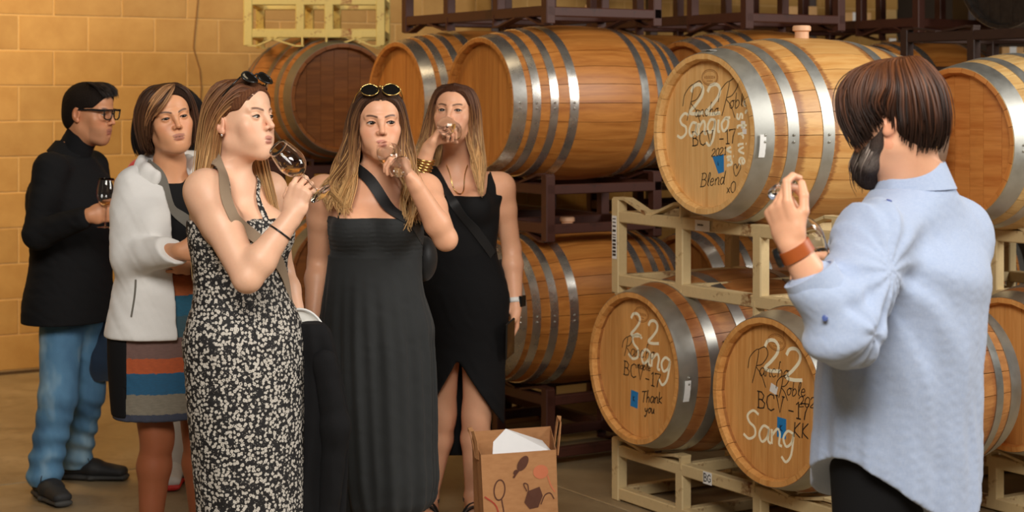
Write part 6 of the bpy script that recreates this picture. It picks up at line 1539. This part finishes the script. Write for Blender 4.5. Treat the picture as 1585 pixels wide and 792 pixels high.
strands('hair', G_, H, [[(.0, .02, .138), (.03, -.06, .122), (.050, -.098, .085), (.068, -.103, .03), (.077, -.086, -.025), (.076, -.068, -.065)], [(.0, .03, .138), (.06, -.03, .122), (.080, -.062, .078), (.088, -.060, .030), (.088, -.045, -.010), (.082, -.032, -.042)], az(95)[:3]+[(.086, .006, .04), (.088, .006, .024), (.086, .006, .014)], az(125), az(150), az(180), az(-150), az(-120), az(-95), [(.0, .03, .138), (-.06, -.03, .122), (-.080, -.062, .078), (-.088, -.060, .035), (-.088, -.045, .008), (-.084, -.03, -.010)], [(.0, .02, .138), (-.03, -.06, .122), (-.050, -.098, .085), (-.068, -.105, .03), (-.076, -.088, -.015), (-.076, -.070, -.045)]],
 3600, .0017, [srgb(92, 55, 34), srgb(112, 68, 40), srgb(84, 49, 30), srgb(50, 30, 20), srgb(34, 21, 15)], (.006, 10), .010, seed=51, layer=.020, clump=.55, lockn=4, minlen=.66, nseg=15)
hair_cap(G_, H, bh[0], bh[1], .010, .080, 'hair_roots')
M['beard'] = M['hair_short']
bo = []
for sx in (-1, 1):
    w_ = lambda *q: H.w(sx*q[0], q[1], q[2])
    bo += [capsule(w_(.070, -.004, -.015), w_(.070, -.020, -.050), .004, .008, .02), capsule(w_(.068, -.020, -.050), w_(.052, -.050, -.092), .010, .017, .03), capsule(w_(.050, -.050, -.092), w_(.015, -.072, -.108), .018, .026, .03), capsule(w_(.046, -.070, -.045), w_(.030, -.088, -.040), .008, .010, .015)]
bo += [ellip(H.w(0, -.072, -.112), np.array((.032, .024, .034)), H.R, .03), wrinkle(.0025, 30, (1, 1, .3), 5), wrinkle(.0015, 70, (1, 1, .2), 6)]
G_.part('beard', bo, .004, M['beard'], 1, lambda P: lerp3(np.tile(np.array(srgb(70, 56, 50)), (len(P), 1)), srgb(160, 150, 142), np.clip(np.exp(-((H.loc(P)[:, 2]+.085)/.025)**2)*.45, 0, 1)))
strands('beard_strands', G_, H, [[(sx*.074, -0.006, -0.028), (sx*.076, -0.020, -0.060), (sx*.066, -0.041, -0.091), (sx*.05, -0.057, -0.122)] if True else 0 for sx in (1,)]+[[(.060, -0.037, -0.035), (.062, -0.053, -0.070), (.05, -0.072, -0.100), (.034, -0.079, -0.131)], [(.03, -0.078, -0.045), (.034, -0.090, -0.078), (.026, -0.094, -0.104), (.014, -0.090, -0.144)], [(0, -0.092, -0.044), (0, -0.101, -0.080), (0, -0.099, -0.109), (0, -0.092, -0.148)], [(-.03, -0.078, -0.045), (-.034, -0.090, -0.078), (-.026, -0.094, -0.104), (-.014, -0.090, -0.144)], [(-.060, -0.037, -0.035), (-.062, -0.053, -0.070), (-.05, -0.072, -0.100), (-.034, -0.079, -0.131)], [(-.074, -0.006, -0.028), (-.076, -0.020, -0.060), (-.066, -0.041, -0.091), (-.05, -0.057, -0.122)]],
 900, .0011, [srgb(96, 68, 54), srgb(170, 158, 148), srgb(120, 106, 98), srgb(62, 50, 46), srgb(38, 30, 28)], (.005, 16), .010, seed=52, layer=.020, clump=.35, lockn=7, minlen=.5)
wt = empty('wrist_watch'); wt.parent = G_.root; wt.location = -Vector(G_.root.location); wa = WL*.92+EL*.08
ring_mesh(wa, WL-EL, .0345, .003, 36, .026).build('watch_strap', M['leather_tan'], wt, True, 40)
wd = Vector((-.85, .15, -.35)).normalized(); q = Vector((0, 0, 1)).rotation_difference(wd).to_matrix()
m = MB().lathe([(.0005, .012), (.018, .012), (.0205, .009), (.021, .0), (.0005, 0)], 28, q); m.v = [tuple(Vector(v)+Vector(wa)+wd*.033) for v in m.v]; m.build('watch_case', M['black_plastic'], wt, True, 40)
wine_glass(Wp(1211, 293, 3.57), Wp(1262, 396, 3.64), 'wine glass hanging from the pinched fingers of the bearded man', .0)

# ================================================================ the paper shopping bag
n = NT('kraft_paper'); f_ = n.noise(30, n.mapping((1, 1, 3)), 4); n.base(n.mix(f_, srgb(168, 116, 72), srgb(198, 146, 98))).set(Roughness=.8); n.bump(f_, .1, .002); M['kraft'] = n.m
M['print_brown'] = plain('brown_print', srgb(92, 54, 38), .8); M['print_red'] = plain('red_print', srgb(176, 66, 46), .8); M['paper_white'] = plain('white_paper', (.84, .85, .87), .7, var=.03)
n = NT('tan_print'); n.base(srgb(206, 120, 84)).set(Roughness=.8); M['print_orange'] = n.m
pb = empty('paper_bag', Wp(800, 860, 6.0), (0, 0, math.radians(14))); pb.location.z = 0; tag(pb, 'brown kraft paper shopping bag with printed kitchen tools standing on the floor', 'shopping bag')
bw, bd, bh_ = .262, .17, .375; T_ = 1.06
def bag_panel(name, c, quad, cut=None):
    """panel with a slightly wavy surface and thickness"""
    m = MB(); nx, nz = 8, 10; q = [Vector(p) for p in quad]; nrm = (q[1]-q[0]).cross(q[3]-q[0]).normalized()
    for s_ in (0, 1):
        for j in range(nz+1):
            for i in range(nx+1):
                u, v = i/nx, j/nz; p = (q[0]*(1-u)+q[1]*u)*(1-v)+(q[3]*(1-u)+q[2]*u)*v
                w = .005*math.sin(u*9+v*3)*math.sin(u*math.pi)*math.sin(v*2.6+.4)
                m.v.append(tuple(p+nrm*(w-.0016*s_)))
    k = (nx+1)*(nz+1)
    for j in range(nz):
        for i in range(nx):
            a = j*(nx+1)+i; m.f.append((a, a+1, a+nx+2, a+nx+1)); m.f.append((a+k+nx+1, a+k+nx+2, a+k+1, a+k))
    for i in range(nx): a = nz*(nx+1)+i; m.f.append((a, a+1, a+1+k, a+k)); m.f.append((i+1, i, i+k, i+1+k))
    for j in range(nz): a = j*(nx+1); m.f.append((a+nx+1, a, a+k, a+nx+1+k)); b = a+nx; m.f.append((b, b+nx+1, b+nx+1+k, b+k))
    return m.build(name, M['kraft'], pb, True, 40)
x0, x1, y0, y1 = -bw/2, bw/2, -bd/2, bd/2; X0, X1, Y0, Y1 = x0*1.05-.012, x1*T_+.01, y0*1.02, y1*1.15
hz = bh_
bag_panel('front_panel', 0, [(x0, y0, 0), (x1, y0, 0), (X1-.03, Y0, hz-.01), (X0, Y0, hz-.015)])
bag_panel('side_panel', 0, [(x1, y0, 0), (x1, y1, 0), (X1, Y1, hz+.035), (X1-.03, Y0, hz-.01)]); bag_panel('side_panel', 0, [(x0, y1, 0), (x0, y0, 0), (X0, Y0, hz-.015), (X0+.01, Y1, hz+.03)])
bag_panel('back_panel', 0, [(x1, y1, 0), (x0, y1, 0), (X0+.01, Y1, hz+.03), (X1, Y1, hz+.035)])
MB().box((0, 0, .004), (bw, bd, .006)).build('bottom', M['kraft'], pb)
def handle(pts, n_): 
    m = MB(); m.ribbon(pts, .016, n_, .003); m.build('handle', M['kraft'], pb, True, 40)
hh = hz+.02
handle([(X1-.012, Y0+.05, hh-.06), (X1-.004, Y0+.055, hh+.0), (X1+.004, Y0+.065, hh+.05), (X1+.006, Y0+.09, hh+.068), (X1+.006, Y0+.115, hh+.05), (X1+.002, Y0+.125, hh), (X1-.004, Y0+.13, hh-.06)], [(1, .1, 0)]*2+[(1, 0, .1), (.2, 0, 1), (1, 0, .1)]+[(1, 0, 0)]*2)
handle([(X0+.0, Y0+.05, hh-.06), (X0-.006, Y0+.045, hh), (X0-.02, Y0+.04, hh+.04), (X0-.028, Y0+.05, hh+.05), (X0-.028, Y0+.075, hh+.04), (X0-.012, Y0+.085, hh), (X0-.002, Y0+.085, hh-.06)], [(-1, -.5, 0)]*2+[(-1, -.5, .1), (-.2, -.5, 1), (-1, 0, .1)]+[(-1, 0, 0)]*2)
def prn(name, mat, polys, strokes=(), w=.004):
    """flat print on the front panel: u across, v up"""
    m = MB()
    def pt(u, v): 
        t = v/hz; a = Vector((x0, y0, 0)).lerp(Vector((X0, Y0, hz-.015)), t); b = Vector((x1, y0, 0)).lerp(Vector((X1-.03, Y0, hz-.01)), t); uu = (u/bw+.5)
        ww = .005*math.sin(uu*9+t*3)*math.sin(uu*math.pi)*math.sin(t*2.6+.4)
        return a.lerp(b, uu)+Vector((0, -.0014-ww*1.0, 0))
    for pol in polys:
        k = len(pol); n0 = len(m.v); c = (sum(p[0] for p in pol)/k, sum(p[1] for p in pol)/k)
        m.v.append(tuple(pt(*c))); m.v += [tuple(pt(*p)) for p in pol]; m.f += [(n0, n0+1+i, n0+1+(i+1) % k) for i in range(k)]
    for s_ in strokes:
        P = [pt(*p) for p in smooth_poly(s_)]; m.ribbon(P, w, [(0, -1, 0)]*len(P), .0006)
    return m.build(name, M[mat], pb)
el = lambda cu, cv, a, b, r=0, n_=20: [(cu+a*math.cos(t)*math.cos(r)-b*math.sin(t)*math.sin(r), cv+a*math.cos(t)*math.sin(r)+b*math.sin(t)*math.cos(r)) for t in np.linspace(0, 2*math.pi, n_, endpoint=False)]
prn('printed_peeler', 'print_brown', [el(.012, .335, .030, .016, 1.0), el(-.014, .305, .010, .007, 1.0)], [[(.0, .315), (-.012, .300), (-.022, .285)]], .007)
prn('printed_spoon', 'print_brown', [], [el(-.072, .245, .036, .019, 1.45)+[el(-.072, .245, .036, .019, 1.45)[0]], [(-.066, .21), (-.06, .16), (-.052, .05), (-.05, .01)]], .0045)
prn('printed_jug', 'print_brown', [[(.025, .235), (.068, .248), (.078, .215), (.060, .175), (.03, .170), (.012, .195)]], [[(.022, .235), (.012, .262), (.026, .258), (.028, .225)], [(.07, .185), (.085, .215), (.105, .222), (.118, .2)]], .004)
prn('printed_onion', 'print_orange', [el(.074, .300, .027, .025)], [[(.098, .285), (.108, .25), (.122, .225)]], .005)
prn('printed_lettering', 'print_red', [el(.085, .13, .018, .014, .4), el(.105, .10, .016, .012), el(.06, .085, .02, .012, .5), el(.02, .10, .014, .01), el(.09, .05, .03, .02)], [[(-.125, .225), (-.085, .185), (-.078, .10), (-.10, .03)], [(-.118, .15), (-.118, .115)], [(-.104, .15), (-.118, .133), (-.102, .115)], [(-.092, .15), (-.092, .115), (-.078, .115)], [(-.092, .15), (-.078, .15)], [(-.092, .133), (-.08, .133)], [(-.116, .09), (-.116, .055)], [(-.1, .09), (-.116, .073), (-.098, .055)], [(-.088, .088), (-.078, .08), (-.09, .07), (-.078, .06)]], .005)
wp = empty('white_paper_sheet', (pb.location.x, pb.location.y, .30)); wp.rotation_euler = (0, 0, math.radians(14)); tag(wp, 'crisp white paper sticking up out of the kraft shopping bag', 'paper')
m = MB(); V_ = [(-.10, -.045, .02), (.115, -.05, .05), (.10, .03, .075), (-.035, .02, .125), (-.085, .0, .085)]; m.add(V_+[(a, b+.002, c-.16) for a, b, c in V_], [(0, 1, 2, 3, 4), (9, 8, 7, 6, 5)]+[(i, i+5, (i+1) % 5+5, (i+1) % 5) for i in range(5)])
m.build('paper_wad', M['paper_white'], wp)
